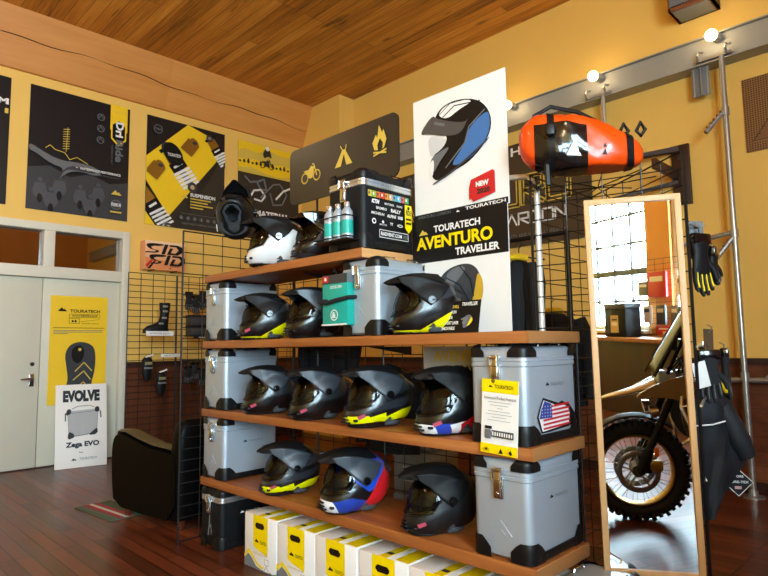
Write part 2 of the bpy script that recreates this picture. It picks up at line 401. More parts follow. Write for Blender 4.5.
# beam on the left wall, corner column
structure(MB().prism([(WX, 4.52), (WX+.05, 4.52), (WX+.30, ZC), (WX, ZC)], YS, 5.64).build('trim_9', M_beam, smooth=0))
def cpt(y): z = 4.86-.035*(y-1.4)/3.4*2+.016*math.sin(y*3)+.009*math.sin(y*9); return (WX+.05+.25*(z-4.52)/(ZC-4.52)+.0004, y, z)
_bm = COL.objects['trim_9'] if 'trim_9' in COL.objects else bpy.data.objects['trim_9']
MB().tube([cpt(y) for y in [.9+.1*k for k in range(48)]], [.0015+.0045*abs(math.sin(k*.21)) for k in range(48)], 5).build('wood_crack', M_dkwood, _bm)
slab('trim_10', (WX, 5.63, 0), (-6.60, DY, ZC), M_wall)
# wainscot, caps, baseboards
ZW = 1.147
slab('trim_2', (-6.60, DY-.02, 0), (XE, DY, ZW), M_wains)
slab('trim_3', (-6.60, DY-.04, ZW-.045), (XE, DY, ZW+.006), M_dkwood)
slab('trim_4', (WX, D1+.1, 0), (WX+.02, 5.63, ZW), M_wains_y)
slab('trim_5', (WX, D1+.1, ZW-.045), (WX+.04, 5.63, ZW+.006), M_dkwood)
slab('baseboard_back', (-6.60, DY-.035, 0), (XE, DY-.02, .1), M_dkwood)
slab('baseboard_left', (WX+.02, D1+.1, 0), (WX+.035, 5.63, .1), M_dkwood)
slab('trim_6', (WX, YS, 0), (WX+.02, D0-.1, .1), M_dkwood)
slab('trim_7', (WX-.06, D0, 0), (WX+.012, D1, .012), M_dkwood)
# right wall with tall windows (seen in the mirror and lighting the shop)
WIN = [(-3.75, -2.2), (-1.75, -.2)]
WZ0, WZ1 = 1.12, 4.1
rw = MB()
ys = [YS-.2]+[k for w in WIN for k in w]+[DY+.2]
for a, b in zip(ys[0::2], ys[1::2]): rw.box((XE+.1, (a+b)/2, ZC/2), (.2, b-a, ZC))
for a, b in WIN:
    rw.box((XE+.1, (a+b)/2, WZ0/2), (.2, b-a, WZ0)); rw.box((XE+.1, (a+b)/2, (WZ1+ZC)/2), (.2, b-a, ZC-WZ1))
structure(rw.build('wall_right', mat('orange_ochre_paint', 'DC9A48', .62, noise=.03, scale=3), smooth=0))
for n, (a, b) in enumerate(WIN):
    g = structure(MB().box((XE+.12, (a+b)/2, (WZ0+WZ1)/2), (.006, b-a, WZ1-WZ0)).build('window_%d' % (n+3), M_winglass, smooth=0))
    fr = MB()
    for y in (a+.03, b-.03): fr.box((XE+.1, y, (WZ0+WZ1)/2), (.1, .06, WZ1-WZ0))
    for z in (WZ0+.03, WZ1-.03): fr.box((XE+.1, (a+b)/2, z), (.1, b-a, .06))
    fr.box((XE-.02, (a+b)/2, WZ0-.02), (.24, b-a+.1, .04))
    fr.build('window_frame', M_trimw, g)
    mu = MB(); nn = 4
    for k in range(1, nn): mu.box((XE+.09, a+(b-a)*k/nn, (WZ0+WZ1)/2), (.04, .035, WZ1-WZ0-.1))
    for k in range(1, 7):
        z = WZ0+(WZ1-WZ0)*k/7; mu.box((XE+.09, (a+b)/2, z), (.03 if k != 2 else .06, b-a-.1, .035 if k != 2 else .09))
    mu.build('window_muntin', M_dgrey, g)

# ---------------------------------------------------------------- display shelf unit
ZB = {1: 1.813, 2: 1.355, 3: .893, 4: .438}
UD = .437
unit = thing('display_shelf', 'long four-board wooden display shelf carried on black wire grid, loaded with helmets and cases', 'shelf', UO, UR)
def grid_panel(mb, w, h, M, dx=.1525, dz=.0762, r=.0026, re=.005, z0=0):
    """wire grid in local x/z at y=0"""
    for k in (0, w): mb.cyl((k, 0, z0), (k, 0, z0+h), re, seg=6, M=M)
    n = max(1, round(w/dx))
    for k in range(1, n): mb.cyl((w*k/n, 0, z0+.02), (w*k/n, 0, z0+h), r, seg=5, M=M)
    n = max(1, round(h/dz))
    for k in range(n+1):
        z = z0+.02+(h-.02)*k/n; mb.cyl((0, r*1.8, z), (w, r*1.8, z), r if k not in (0, n) else re*.8, seg=5, M=M)
def TR(x, y, z=0, a=0): return Matrix.Translation((x, y, z)) @ Matrix.Rotation(a, 4, 'Z')
for k, (x0, x1) in {1: (-2.56, -.955), 2: (-2.575, 0), 3: (-2.575, 0), 4: (-2.575, 0)}.items():
    th = .05 if k < 4 else .055
    m = MB(); m.box(((x0+x1)/2-.004, UD/2, ZB[k]-th/2), (x1-x0-.008, UD, th), 0, bev=.003)
    m.box((x1-.004, UD/2, ZB[k]-th/2), (.008, UD-.001, th-.001), 1, bev=.001)
    m.build('shelf_board', [M_shelf, M_shelf_end], unit)
g = MB(); grid_panel(g, .615, 2.13, TR(-2.625, uyx(180.5, 390, -2.625), 0, PI/2), .15, r=.0034, re=.0065)
g.build('grid_panel', M_wire, unit)
for k in range(4):
    g = MB(); grid_panel(g, .61, 1.83 if k < 2 else 1.33, TR(-2.47+k*.612, UD+.012), .1525); g.build('grid_panel', M_wire, unit)
for k in (1, 2, 3, 4):
    for x in (-2.35, -1.6, -1.02, -.1):
        if k == 1 and x > -1: continue
        MB().prism([(0, 0), (.0, -.05), (.34, 0)], -.004, .004, M=TR(x, UD+.005, ZB[k]-.056, -PI/2)).build('bracket', M_wire, unit)
for x in (-2.45, -1.2, -.06): MB().box((x, UD+.02, .01), (.05, .4, .02), bev=.004).build('foot', M_wire, unit)

# ---------------------------------------------------------------- metal panniers
def rr(w, d, r, n=6, z=0):
    o = []
    for cx, cy, a0 in ((w/2-r, -d/2+r, -90), (w/2-r, d/2-r, 0), (-w/2+r, d/2-r, 90), (-w/2+r, -d/2+r, 180)):
        for k in range(n+1):
            a = R(a0+90*k/n); o.append(V((cx+r*math.cos(a), cy+r*math.sin(a), z)))
    return o
def corner_guard(mb, w, d, sx, sy, z0, z1, e0, e1, t=.006, r=.036, dome=0):
    def strip(ext, off, z):
        pts = [V((w/2+off, d/2-r-ext, z))]
        for k in range(7):
            a = PI/2*k/6; pts.append(V((w/2-r+(r+off)*math.cos(a), d/2-r+(r+off)*math.sin(a), z)))
        pts.append(V((w/2-r-ext, d/2+off, z)))
        return [V((p.x*sx, p.y*sy, p.z)) for p in pts]
    lv = [(z0, e0, t), (z0+(z1-z0)*.5, e0, t), (z0+(z1-z0)*.8, (e0+e1)/2, t), (z1, e1, t*.5)]
    rings = [strip(e, o, z) for z, e, o in lv]
    if dome:
        rings += [strip(e1*.8, -.008, z1+.012), strip(e1*.3, -.03, z1+.018)]
    else: rings += [strip(e1, -.004, z1)]
    rings = [strip(e0, -.004, z0)]+rings
    mb.loft(rings, cap=False, closed=False)
def make_case(name, label, body, w=.275, d=.43, h=.40, group=None, rimm=None, logo=M_black, big=False):
    t = thing(name, label, 'pannier case', group=group)
    hb = h*.80; hr = hb+.032
    b = MB(); b.loft([rr(w-.03, d-.03, .03, 6, .008), rr(w-.006, d-.006, .036, 6, .018), rr(w, d, .036, 6, .05), rr(w, d, .036, 6, hb-.03), rr(w, d, .036, 6, hb)])
    # pressed triangle on the narrow side
    for sx in (-1, 1):
        b.tube([(-.05, sx*(d/2+.0005), .10), (0, sx*(d/2+.0005), .155), (.05, sx*(d/2+.0005), .10)], .003, 6)
        b.tube([(-.02, sx*(d/2+.0005), .10), (0, sx*(d/2+.0005), .12), (.02, sx*(d/2+.0005), .10)], .002, 6)
    b.build('case_body', body, t)
    r = MB(); r.loft([rr(w+.002, d+.002, .037, 6, hb-.004), rr(w+.010, d+.010, .04, 6, hb), rr(w+.010, d+.010, .04, 6, hb+.012), rr(w+.004, d+.004, .038, 6, hb+.014), rr(w+.004, d+.004, .038, 6, hb+.018), rr(w+.010, d+.010, .04, 6, hb+.020), rr(w+.010, d+.010, .04, 6, hr), rr(w, d, .037, 6, hr+.003)], cap=False)
    r.build('rim_band', rimm or body, t)
    l = MB(); l.loft([rr(w, d, .036, 6, hr-.005), rr(w, d, .036, 6, hr+.018), rr(w-.012, d-.012, .034, 6, h-.012), rr(w-.04, d-.04, .03, 6, h-.002), rr(w-.08, d-.08, .02, 6, h)])
    ld = l.build('lid', body, t)
    for sx in (-1, 1):
        for cy in (-.09, .09):
            hm = MB()
            x = sx*(w/2-.035)
            hm.tube([(x, cy-.045, h-.006), (x, cy-.04, h+.012), (x, cy+.04, h+.012), (x, cy+.045, h-.006)], .004, 6)
            for q in (-.045, .045): hm.box((x, cy+q, h-.002), (.02, .014, .008), bev=.002)
            hm.build('lid_handle', M_chrome if not big else M_black, ld)
    for sx in (-1, 1):
        for sy in (-1, 1):
            g = MB(); corner_guard(g, w, d, sx, sy, hr+.004, h-.006, .045, .028, .005, dome=1); g.build('corner_cap', M_black, t, smooth=60)
            g = MB(); corner_guard(g, w, d, sx, sy, .004, .082, .055, .012, .007); 
            g.box((sx*(w/2-.03), sy*(d/2-.03), .006), (.05, .05, .012), bev=.003)
            for q in (.03, .055): g.ball((sx*(w/2+.006), sy*(d/2-.05), q), .004, 8)
            g.build('corner_guard', M_black, t, smooth=60)
    for sx in (-1, 1):
        g = MB(); g.box((sx*(w/2+.004), 0, .024), (.008, d-.13, .034), bev=.003)
        for q in (-.12, 0, .12): g.box((sx*(w/2+.009), q, .028), (.003, .03, .006), bev=.001)
        g.build('skid_rail', M_black, t)
    for sy in (-1, 1):
        la = MB(); y = sy*(d/2+.012)
        la.box((0, y-sy*.004, hb-.035), (.044, .012, .085), bev=.003); la.box((0, y+sy*.004, hb-.02), (.03, .012, .10), bev=.003)
        la.box((0, y, hb+.035), (.05, .02, .02), bev=.004); la.tube([(-.018, y+sy*.012, hb+.04), (-.018, y+sy*.013, hb-.0), (.018, y+sy*.013, hb-.0), (.018, y+sy*.012, hb+.04)], .004, 6)
        la.cyl((0, y, hb-.06), (0, y+sy*.014, hb-.06), .009)
        la.build('latch', M_chrome, t)
    if not big:
        P = Print(.16, .05); P.lay = .0001; P.tri(.14, .3, .016, logo); P.text('TOURATECH', .3, .25, .98, .5, M_mgrey if logo is M_black else logo, .0)
        k = P.finish(t, 'logo_decal', 'logo_lettering')
        for o in k: o.location = (w/2+.0005, -.07, hb-.10); o.rotation_euler = (0, 0, PI/2)
    return t
cs = make_case('pannier_case', 'large silver case with mountain mark on the lowest board, at the mirror end', M_alu)
def put(o, x, y, z, a=0, label=None):
    p = U(x, y, z); o.location = p; o.rotation_euler = (0, 0, UR+R(a)); 
    if label: o['label'] = label
    return o
put(cs, -.165, .222, ZB[4], 0, 'large silver case with mountain mark on the lowest board, at the mirror end')
GC = 'silver aluminium pannier cases on the shelf boards'; cs['group'] = GC
c2 = put(dup(cs, (0, 0, 0)), -.165, .225, ZB[3], 0, 'silver case wearing a flag sticker and hung with a paper info sheet')
c3 = put(dup(cs, (0, 0, 0)), -2.433, .222, ZB[4], 0, 'silver case behind yellow-edged helmet on lowest board, at the armchair end')
c4 = put(dup(cs, (0, 0, 0)), -2.433, .225, ZB[3], 0, 'silver case on the board with four helmets, at the armchair end')
c5 = put(dup(cs, (0, 0, 0)), -2.433, .225, ZB[2], 0, 'silver case under the top board at the armchair end, behind a helmet')
c6 = put(dup(cs, (0, 0, 0)), -1.0, .235, ZB[2], 0, 'silver case between teal package and yellow-flanked helmet')
# black case on the floor
bc = make_case('pannier_case', 'black case with silver rim and latch standing on floor under the lowest board', M_matt, .26, .42, .375, rimm=M_rim, logo=M_white)
put(bc, -2.42, .20, 0); bc['group'] = 'black pannier cases'
P = Print(.06, .13)
P.poly([(.1, 0), (.4, 1), (.6, 1), (.5, .55), (.75, .55), (.7, 1), (.95, .2), (.8, 0), (.7, .4), (.45, .4), (.35, 0)], M_mgrey)
for o in P.finish(bc, 'sticker', 'sticker_lettering'): o.location = (-.03, -.2115, .08)
cb2 = put(dup(cs, (0, 0, 0)), -.15, .225, 0, 0, 'silver case on the floor under the lowest board, at the mirror end'); cb2.scale = (.9, 1, .9)

# big black top case with stickers, bottles strapped on its side
tc = make_case('top_case', 'black sticker-covered case with silver rim on the top board', M_matt, .285, .40, .425, rimm=M_rim, logo=M_white, big=True)
put(tc, -1.095, .21, ZB[1]); tc['category'] = 'top case'
P = Print(.33, .285)
cols = ['C8B43C', '8CA83C', 'D0602C', 'C83C28', 'D88A28', 'C8A078', '50A0B8', '60B0C8', 'D05A48', '3C9A58']
for k, c in enumerate(cols):
    m = mat('flag_'+c, c, .5); P.rect(.02+k*.094, .86, .02+k*.094+.088, .98, m); P.rect(.03+k*.094, .90, .06+k*.094, .95, M_white if k % 2 else M_dgrey)
P.text('KTM', .06, .73, .24, .81, M_white, .05, .3); P.text('MOTOREX', .36, .745, .58, .785, M_white, .02); P.text('OHLINS', .64, .745, .78, .785, M_white, .02)
P.text('BREMBO', .16, .63, .40, .68, M_white, .02); P.text('RALLY', .5, .62, .74, .69, M_white, .04)
P.text('MICHELIN', .04, .52, .34, .57, M_white, .02, .2); P.text('ALPINE', .40, .51, .62, .57, M_white, .03, .2); P.text('IXS', .66, .51, .78, .57, M_white, .05)
P.circ(.10, .39, .015, M_white); P.circ(.10, .39, .009, M_matt); P.circ(.30, .40, .008, M_white); P.text('MOTO', .22, .33, .38, .36, M_white); P.text('TT', .46, .36, .53, .41, M_white, .04)
P.circ(.70, .38, .022, M_white, .008); P.circ(.70, .38, .016, M_matt, .004)
P.poly([(.82, .82), (.99, .82), (.99, .36), (.905, .26), (.82, .36)], M_yellow); P.text('RIDE', .84, .62, .97, .72, M_black, .03); P.rect(.84, .52, .97, .56, M_black); P.rect(.84, .44, .97, .48, M_black); P.circ(.905, .76, .01, M_black)
P.line([(.2, .10), (.88, .10), (.88, .24), (.2, .24)], .003, M_white, True); P.text('RADVENT.COM', .23, .135, .72, .205, M_white, .03); P.text('RIDE', .76, .135, .86, .205, M_mgrey, .02)
for o in P.finish(tc, 'sticker_sheet', 'sticker_lettering'): o.location = (.143, -.17, .035); o.rotation_euler = (0, 0, PI/2)
rk = MB()
for z in (.06, .17): rk.tube([(-.15, -.205, z), (-.15, -.285, z), (.10, -.285, z), (.10, -.205, z)], .004, 6)
rk.box((-.02, -.245, .045), (.27, .085, .006)); rk.build('bottle_rack', M_black, tc)
GB = 'silver fuel bottles in the rack on the black case'
bt = thing('fuel_bottle', 'silver and teal bottle in the rack, farthest from the case stickers', 'bottle', group=GB)
b = MB(); b.lathe([(.001, 0), (.034, 0), (.036, .006), (.036, .15), (.032, .172), (.018, .192), (.016, .2)]); b.build('bottle_body', M_alu, bt)
b = MB(); b.lathe([(.0364, .03), (.0366, .032), (.0366, .11), (.0364, .112)], cap=False); b.build('label_band', M_teal, bt)
b = MB(); b.lathe([(.018, .198), (.020, .2), (.020, .222), (.016, .228), (.001, .229)]); b.build('bottle_cap', M_rim, bt)
for k, lb in enumerate(('silver and teal bottle in the rack, farthest from the case stickers', 'silver and teal bottle in the middle of the rack on the black case', 'silver bottle nearest the sticker side in the rack of the black case')):
    o = bt if k == 0 else dup(bt, (0, 0, 0)); put(o, -1.165+k*.070, -.035, ZB[1]+.05, 0, lb); o.scale = (.86, .86, .86)

# flag sticker and info sheet on the second case
P = Print(.33, .15)
P.poly([(.0, .45), (.08, .72), (.16, .95), (.55, .75), (.64, .8), (.85, .66), (1, .38), (.96, .1), (.8, .05), (.1, -.02)], M_black)
P.poly([(.04, .45), (.10, .68), (.17, .88), (.52, .68), (.62, .72), (.80, .6), (.84, .4), (.80, .12), (.12, .04)], M_white)
for k in range(6):
    v = .08+k*.115; P.poly([(.14, v), (.82, v+.03), (.80+.01*(6-k), v+.09), (.14, v+.055)], M_red)
P.poly([(.04, .40), (.09, .66), (.17, .86), (.34, .76), (.35, .38)], M_blue)
for i in range(5):
    for j in range(4): P.circ(.10+i*.055, .46+j*.085, .003, M_white, n=6)
for o in P.finish(c2, 'flag_sticker', 'sticker_lettering'): o.location = (.139, -.145, .045); o.rotation_euler = (0, 0, PI/2)
ib, P = panel('info_sheet', 'white and yellow paper sheet hanging from latch of the flag-stickered case', 'paper sheet', .175, .30, U(-.235, -.019, ZB[3]-.03), (R(-1), R(3), UR), M_white, .002)
P.rect(0, .82, 1, 1, M_yellow); P.rect(0, 0, 1, .13, M_yellow); P.tri(.25, .89, .011, M_black); P.text('TOURATECH', .36, .88, .86, .93, M_black)
P.text('Adventure Product Features', .08, .73, .95, .77, M_black, .0)
for k, (a, b) in enumerate(((.2, .82), (.25, .75), (.45, .6), (.2, .8), (.15, .85), (.3, .7), (.2, .82))): P.rect(a, .69-k*.04, b, .695-k*.04, M_mgrey)
P.rect(.14, .33, .33, .37, M_black); P.rect(.14, .20, .30, .32, M_pgrey2); P.rect(.33, .23, .92, .32, M_dgrey)
for k in range(9): P.rect(.35+k*.065, .25, .385+k*.065, .30, M_white)
bike_mark(P, .22, .05, .014, M_black); P.poly([(.56, .03), (.62, .10), (.68, .03)], M_black); P.poly([(.86, .03), (.83, .06), (.88, .10), (.92, .05), (.90, .03)], M_black)
P.finish(ib)

# ---------------------------------------------------------------- cartons under the lowest board
GX = 'white and yellow cartons on the floor under the lowest board'
def make_carton():
    w, d, h = .325, .44, .308
    t = thing('shipping_carton', 'x', 'carton', group=GX)
    m = MB(); m.box((0, 0, h/2), (w, d, h), bev=.004); m.build('carton_body', M_white, t)
    m = MB(); m.box((0, 0, h+.0008), (.05, d, .0012)); m.box((w/2-.05, 0, h+.0009), (.085, d-.02, .0006)); m.build('tape_strip', M_yellow, t)
    P = Print(w, h); P.lay = .0002
    P.rect(.28, .42, .74, 1, M_yellow); P.poly([(.28, .42), (.42, .36), (.74, .30), (.74, .43)], M_yellow); P.tri(.40, .50, .022, M_black); P.text('TOURATECH', .50, .49, .70, .55, M_black)
    P.poly([(0, .12), (.12, .24), (.22, .20), (.38, .06), (.55, .02), (.72, .06), (.88, .02), (1, .05), (1, 0), (0, 0)], M_mgrey)
    P.poly([(0, .20), (.12, .33), (.24, .28), (.40, .14), (.55, .08), (.72, .13), (.72, .09), (.55, .04), (.40, .09), (.22, .22), (.12, .26), (0, .14)], M_yellow)
    P.text('WWW.TOURATECH.COM', .28, .28, .72, .31, M_gold); P.rect(.62, .02, .80, .26, M_white)
    P.line([(.65, .14), (.77, .14), (.77, .24), (.65, .24)], .002, M_black, True); P.line([(.65, .04), (.71, .12), (.77, .04)], .003, M_black)
    k = .035; P.poly([(.36, .80), (.40, .76), (.60, .76), (.64, .80), (.64, .83), (.60, .87), (.40, .87), (.36, .83)], M_blackgl)
    for o in P.finish(t, 'printed_graphic', 'lettering'): o.location = (-w/2, -d/2, 0)
    P = Print(d, h); P.lay = .0002
    P.poly([(0, .12), (.2, .28), (.5, .1), (.8, .22), (1, .1), (1, 0), (0, 0)], M_mgrey); P.poly([(0, .24), (.2, .36), (.5, .18), (.8, .30), (1, .18), (1, .1), (.8, .22), (.5, .1), (.2, .28), (0, .12)], M_yellow)
    for o in P.finish(t, 'side_graphic', 'side_lettering'): o.location = (w/2, -d/2, 0); o.rotation_euler = (0, 0, PI/2)
    P = Print(w, d); P.lay = .0002
    P.tri(.36, .42, .03, M_gold); P.text('TOURATECH', .30, .30, .66, .35, M_gold, 0)
    P.rect(.44, .10, .56, .16, M_dgrey)
    for o in P.finish(t, 'top_graphic', 'top_lettering'): o.location = (-w/2, -d/2, h+.0012); o.rotation_euler = (R(-90), 0, 0)
    return t
ct = make_carton()
words = ('white and yellow carton standing directly against the black floor case', 'second white and yellow carton counted from the black floor case', 'third white and yellow carton counted from the black floor case', 'fourth white and yellow carton counted from the black floor case', 'fifth white and yellow carton counted from the black floor case', 'white and yellow carton last in the row, farthest from the black floor case')
for k, lb in enumerate(words):
    o = ct if k == 0 else dup(ct, (0, 0, 0)); put(o, -1.845+k*.338-(.0 if k < 5 else .0)+.01, .205, 0, (0, 1, -1, .5, 0, 0)[k], lb)
cb2.location = U(.10-.0, .225, 0)
# ---------------------------------------------------------------- helmets
def prof(a):
    T = [(-180, .150), (-160, .152), (-140, .150), (-120, .136), (-90, .128), (-65, .150), (-48, .188), (-36, .206), (-26, .208), (-17, .186), (-6, .156), (10, .143), (25, .141), (38, .143), (60, .139), (90, .138), (120, .143), (150, .149), (170, .151), (180, .150)]
    a = (a+180) % 360-180
    for (a0, r0), (a1, r1) in zip(T[:-1], T[1:]):
        if a0 <= a <= a1:
            t = (a-a0)/(a1-a0); t = t*t*(3-2*t)*.5+t*.5; return r0+(r1-r0)*t
ZBOT = -.122
CL = [False]
def hp(a, s, off=0):
    """helmet surface: a = angle round the lateral axis, s = sideways angle (degrees)"""
    r = prof(a)+off; cs, sn = math.cos(R(s)), math.sin(R(s))
    c = math.copysign(abs(cs)**.86, cs); 
    wd = .120+off
    # side panel relief
    ridge = .004*math.exp(-((abs(s)-50)/7)**2)*(1 if 60 < a < 170 else 0)
    x = (r+ridge)*c*math.cos(R(a)); z = (r+ridge)*c*math.sin(R(a)); y = wd*math.copysign(abs(sn)**.92, sn)
    zb = ZBOT-off*.3+(.012 if x < -.05 else 0)*min(1, (-x-.05)/.08) if x < -.05 else ZBOT-off*.3
    CL[0] = z < zb
    return V((x, y, max(z, zb)))
PORT_A = (-13, 40); PORT_S = 63
def in_port(a, s): 
    if not PORT_A[0] < a < PORT_A[1]: return False
    m = (a-13.5)/26; return abs(s) < PORT_S-8*m*m
def shell_mesh(name, off, port=True, na=90, ns=44):
    mb = MB(); vs = []; cl = []
    for i in range(na):
        for j in range(ns+1): vs.append(hp(-180+360*i/na, -89+178*j/ns, off)); cl.append(CL[0])
    fs = []
    for i in range(na):
        for j in range(ns):
            a = -180+360*(i+.5)/na; s = -89+178*(j+.5)/ns; k = (i+1) % na
            if port and in_port(a, s): continue
            q = (i*(ns+1)+j, k*(ns+1)+j, k*(ns+1)+j+1, i*(ns+1)+j+1)
            if all(cl[n] for n in q): continue
            fs.append(q)
    for j in (0, ns): fs.append([i*(ns+1)+j for i in range(na)])
    mb.add(vs, fs); return mb
def zone_mat(name, base, zones, rough=.3, coat=.25):
    """paint scheme: convex zones in the helmet's own side view (x, z)"""
    if name in _m: return _m[name]
    m, nt, b = new_mat(name); N = nt.nodes; L = nt.links
    tc = N.new('ShaderNodeTexCoord'); sx = N.new('ShaderNodeSeparateXYZ'); L.new(tc.outputs['Object'], sx.inputs[0])
    cur = None; bc = hexc(base)+(1,)
    for poly, col in zones:
        ar = sum(p[0]*q[1]-q[0]*p[1] for p, q in zip(poly, poly[1:]+poly[:1]))
        if ar < 0: poly = poly[::-1]
        mn = None
        for p, q in zip(poly, poly[1:]+poly[:1]):
            ex, ez = q[0]-p[0], q[1]-p[1]; l = math.hypot(ex, ez); nx, nz = -ez/l, ex/l; c = -(nx*p[0]+nz*p[1])
            m1 = N.new('ShaderNodeMath'); m1.operation = 'MULTIPLY_ADD'; L.new(sx.outputs[0], m1.inputs[0]); m1.inputs[1].default_value = nx; m1.inputs[2].default_value = c
            m2 = N.new('ShaderNodeMath'); m2.operation = 'MULTIPLY_ADD'; L.new(sx.outputs[2], m2.inputs[0]); m2.inputs[1].default_value = nz; L.new(m1.outputs[0], m2.inputs[2])
            if mn is None: mn = m2.outputs[0]
            else:
                k = N.new('ShaderNodeMath'); k.operation = 'MINIMUM'; L.new(mn, k.inputs[0]); L.new(m2.outputs[0], k.inputs[1]); mn = k.outputs[0]
        g = N.new('ShaderNodeMath'); g.operation = 'GREATER_THAN'; g.inputs[1].default_value = 0; L.new(mn, g.inputs[0])
        mx = N.new('ShaderNodeMix'); mx.data_type = 'RGBA'; L.new(g.outputs[0], mx.inputs[0])
        if cur is None: mx.inputs[6].default_value = bc
        else: L.new(cur, mx.inputs[6])
        mx.inputs[7].default_value = hexc(col)+(1,); cur = mx.outputs[2]
    if cur is None: b.inputs['Base Color'].default_value = bc
    else: L.new(cur, b.inputs['Base Color'])
    b.inputs['Roughness'].default_value = rough; b.inputs['Coat Weight'].default_value = coat; b.inputs['Coat Roughness'].default_value = .1
    _m[name] = m; return m
Y0 = 'E2E400'
Z_low = [([(.22, -.114), (.22, -.078), (.11, -.070), (.08, -.100)], Y0), ([(.12, -.096), (.10, -.076), (.03, -.058), (.02, -.100)], Y0), ([(.04, -.100), (.04, -.060), (-.05, -.048), (-.17, .0), (-.17, -.05), (-.09, -.088)], Y0),
         ([(.22, -.07), (.12, -.06), (-.05, -.035), (-.17, .01), (-.17, .03), (-.06, .01), (.06, -.02), (.14, -.04)], '23272D'), ([(.05, .0), (.0, .06), (-.08, .09), (-.17, .08), (-.17, .05), (-.06, .03)], '23272D')]
Z_big = [([(.08, -.130), (.03, -.085), (-.05, -.045), (-.12, -.005), (-.18, .03), (-.18, -.07), (-.10, -.130)], Y0), ([(.22, -.130), (.19, -.112), (.05, -.110), (-.02, -.130)], Y0), ([(.07, -.02), (.0, .06), (-.1, .09), (-.17, .08), (-.17, .04), (-.06, .03)], '2E3238')]
Z_rbw = [([(.23, -.130), (.23, -.06), (.15, -.068), (.11, -.130)], 'E8E8E8'), ([(.12, -.130), (.16, -.067), (.08, -.05), (.0, -.07), (.0, -.130)], '1E3FA0'),
         ([(.08, .03), (.06, .10), (-.03, .14), (-.13, .10), (-.08, .0), (-.0, -.03)], '1E46B4'), ([(.05, -.130), (.02, -.05), (-.05, .02), (-.10, .10), (-.15, .09), (-.125, -.03), (-.055, -.130)], 'D41E24'),
         ([(-.05, -.130), (-.125, -.03), (-.148, .08), (-.19, .05), (-.19, -.130)], 'ECECEC'), ([(.05, .14), (.04, .115), (-.1, .125), (-.15, .08), (-.13, .14), (-.0, .17)], '121214')]
Z_mix = [([(.23, -.130), (.23, -.075), (.15, -.082), (.11, -.130)], 'E8E8E8'), ([(.12, -.130), (.155, -.075), (.08, -.075), (.03, -.130)], '2040A8'), ([(.06, -.130), (.09, -.08), (-.02, -.06), (-.08, -.130)], 'E4E4E4'),
         ([(.02, -.130), (.04, -.08), (-.08, -.01), (-.18, .02), (-.18, -.130)], 'D0202A'), ([(-.02, .04), (-.0, .1), (-.10, .12), (-.17, .05), (-.12, .0)], '1E3FA0')]
Z_blue = [([(.04, -.02), (.0, .05), (-.12, .06), (-.17, .0), (-.12, -.07), (-.02, -.06)], '1C50C0'), ([(.22, -.13), (.22, -.09), (.1, -.1), (.06, -.13)], '26282C')]
Z_gry = [([(.05, -.03), (.0, .06), (-.08, .08), (-.17, .07), (-.17, .02), (-.06, -.01)], '26292D')]
Z_wht = [([(.23, -.13), (.23, -.112), (-.05, -.108), (-.2, -.06), (-.2, -.13)], '1A1A1C'), ([(.02, .11), (-.02, .13), (-.13, .09), (-.15, .03), (-.13, .01), (-.06, .07)], '2A2C30')]
STY = {'black': (zone_mat('helmet_black', '0A0B0D', Z_gry), M_slate), 'yellow': (zone_mat('helmet_black_yellow', '0A0B0D', Z_low), M_slate), 'yellow_big': (zone_mat('helmet_yellow_flank', '0C0D0F', Z_big), M_matt),
       'rbw': (zone_mat('helmet_red_blue_white', '0C0D0F', Z_rbw), M_slate), 'mix': (zone_mat('helmet_dark_red_blue', '0A0B0D', Z_mix), M_matt), 'blue': (zone_mat('helmet_black_blue', '08090B', Z_blue), M_blackgl),
       'white': (zone_mat('helmet_white', 'DCDCDA', Z_wht, .22, .4), M_matt), 'matt': (zone_mat('helmet_matt_black', '0B0C0E', [], .5, 0), M_matt)}
_hm = {}
M_arm = mat('peak_plate_slate', '30363E', .42, noise=.1)
KS = [1]
def side_y(x, z):
    r = math.hypot(x, z); p = prof(math.degrees(math.atan2(z, x))); q = min(.985, r/p)
    c = q**(1/.86); s_ = math.sqrt(max(0, 1-c*c)); return max(.120*s_**.92+.007, .098-.30*max(0, x-.08))
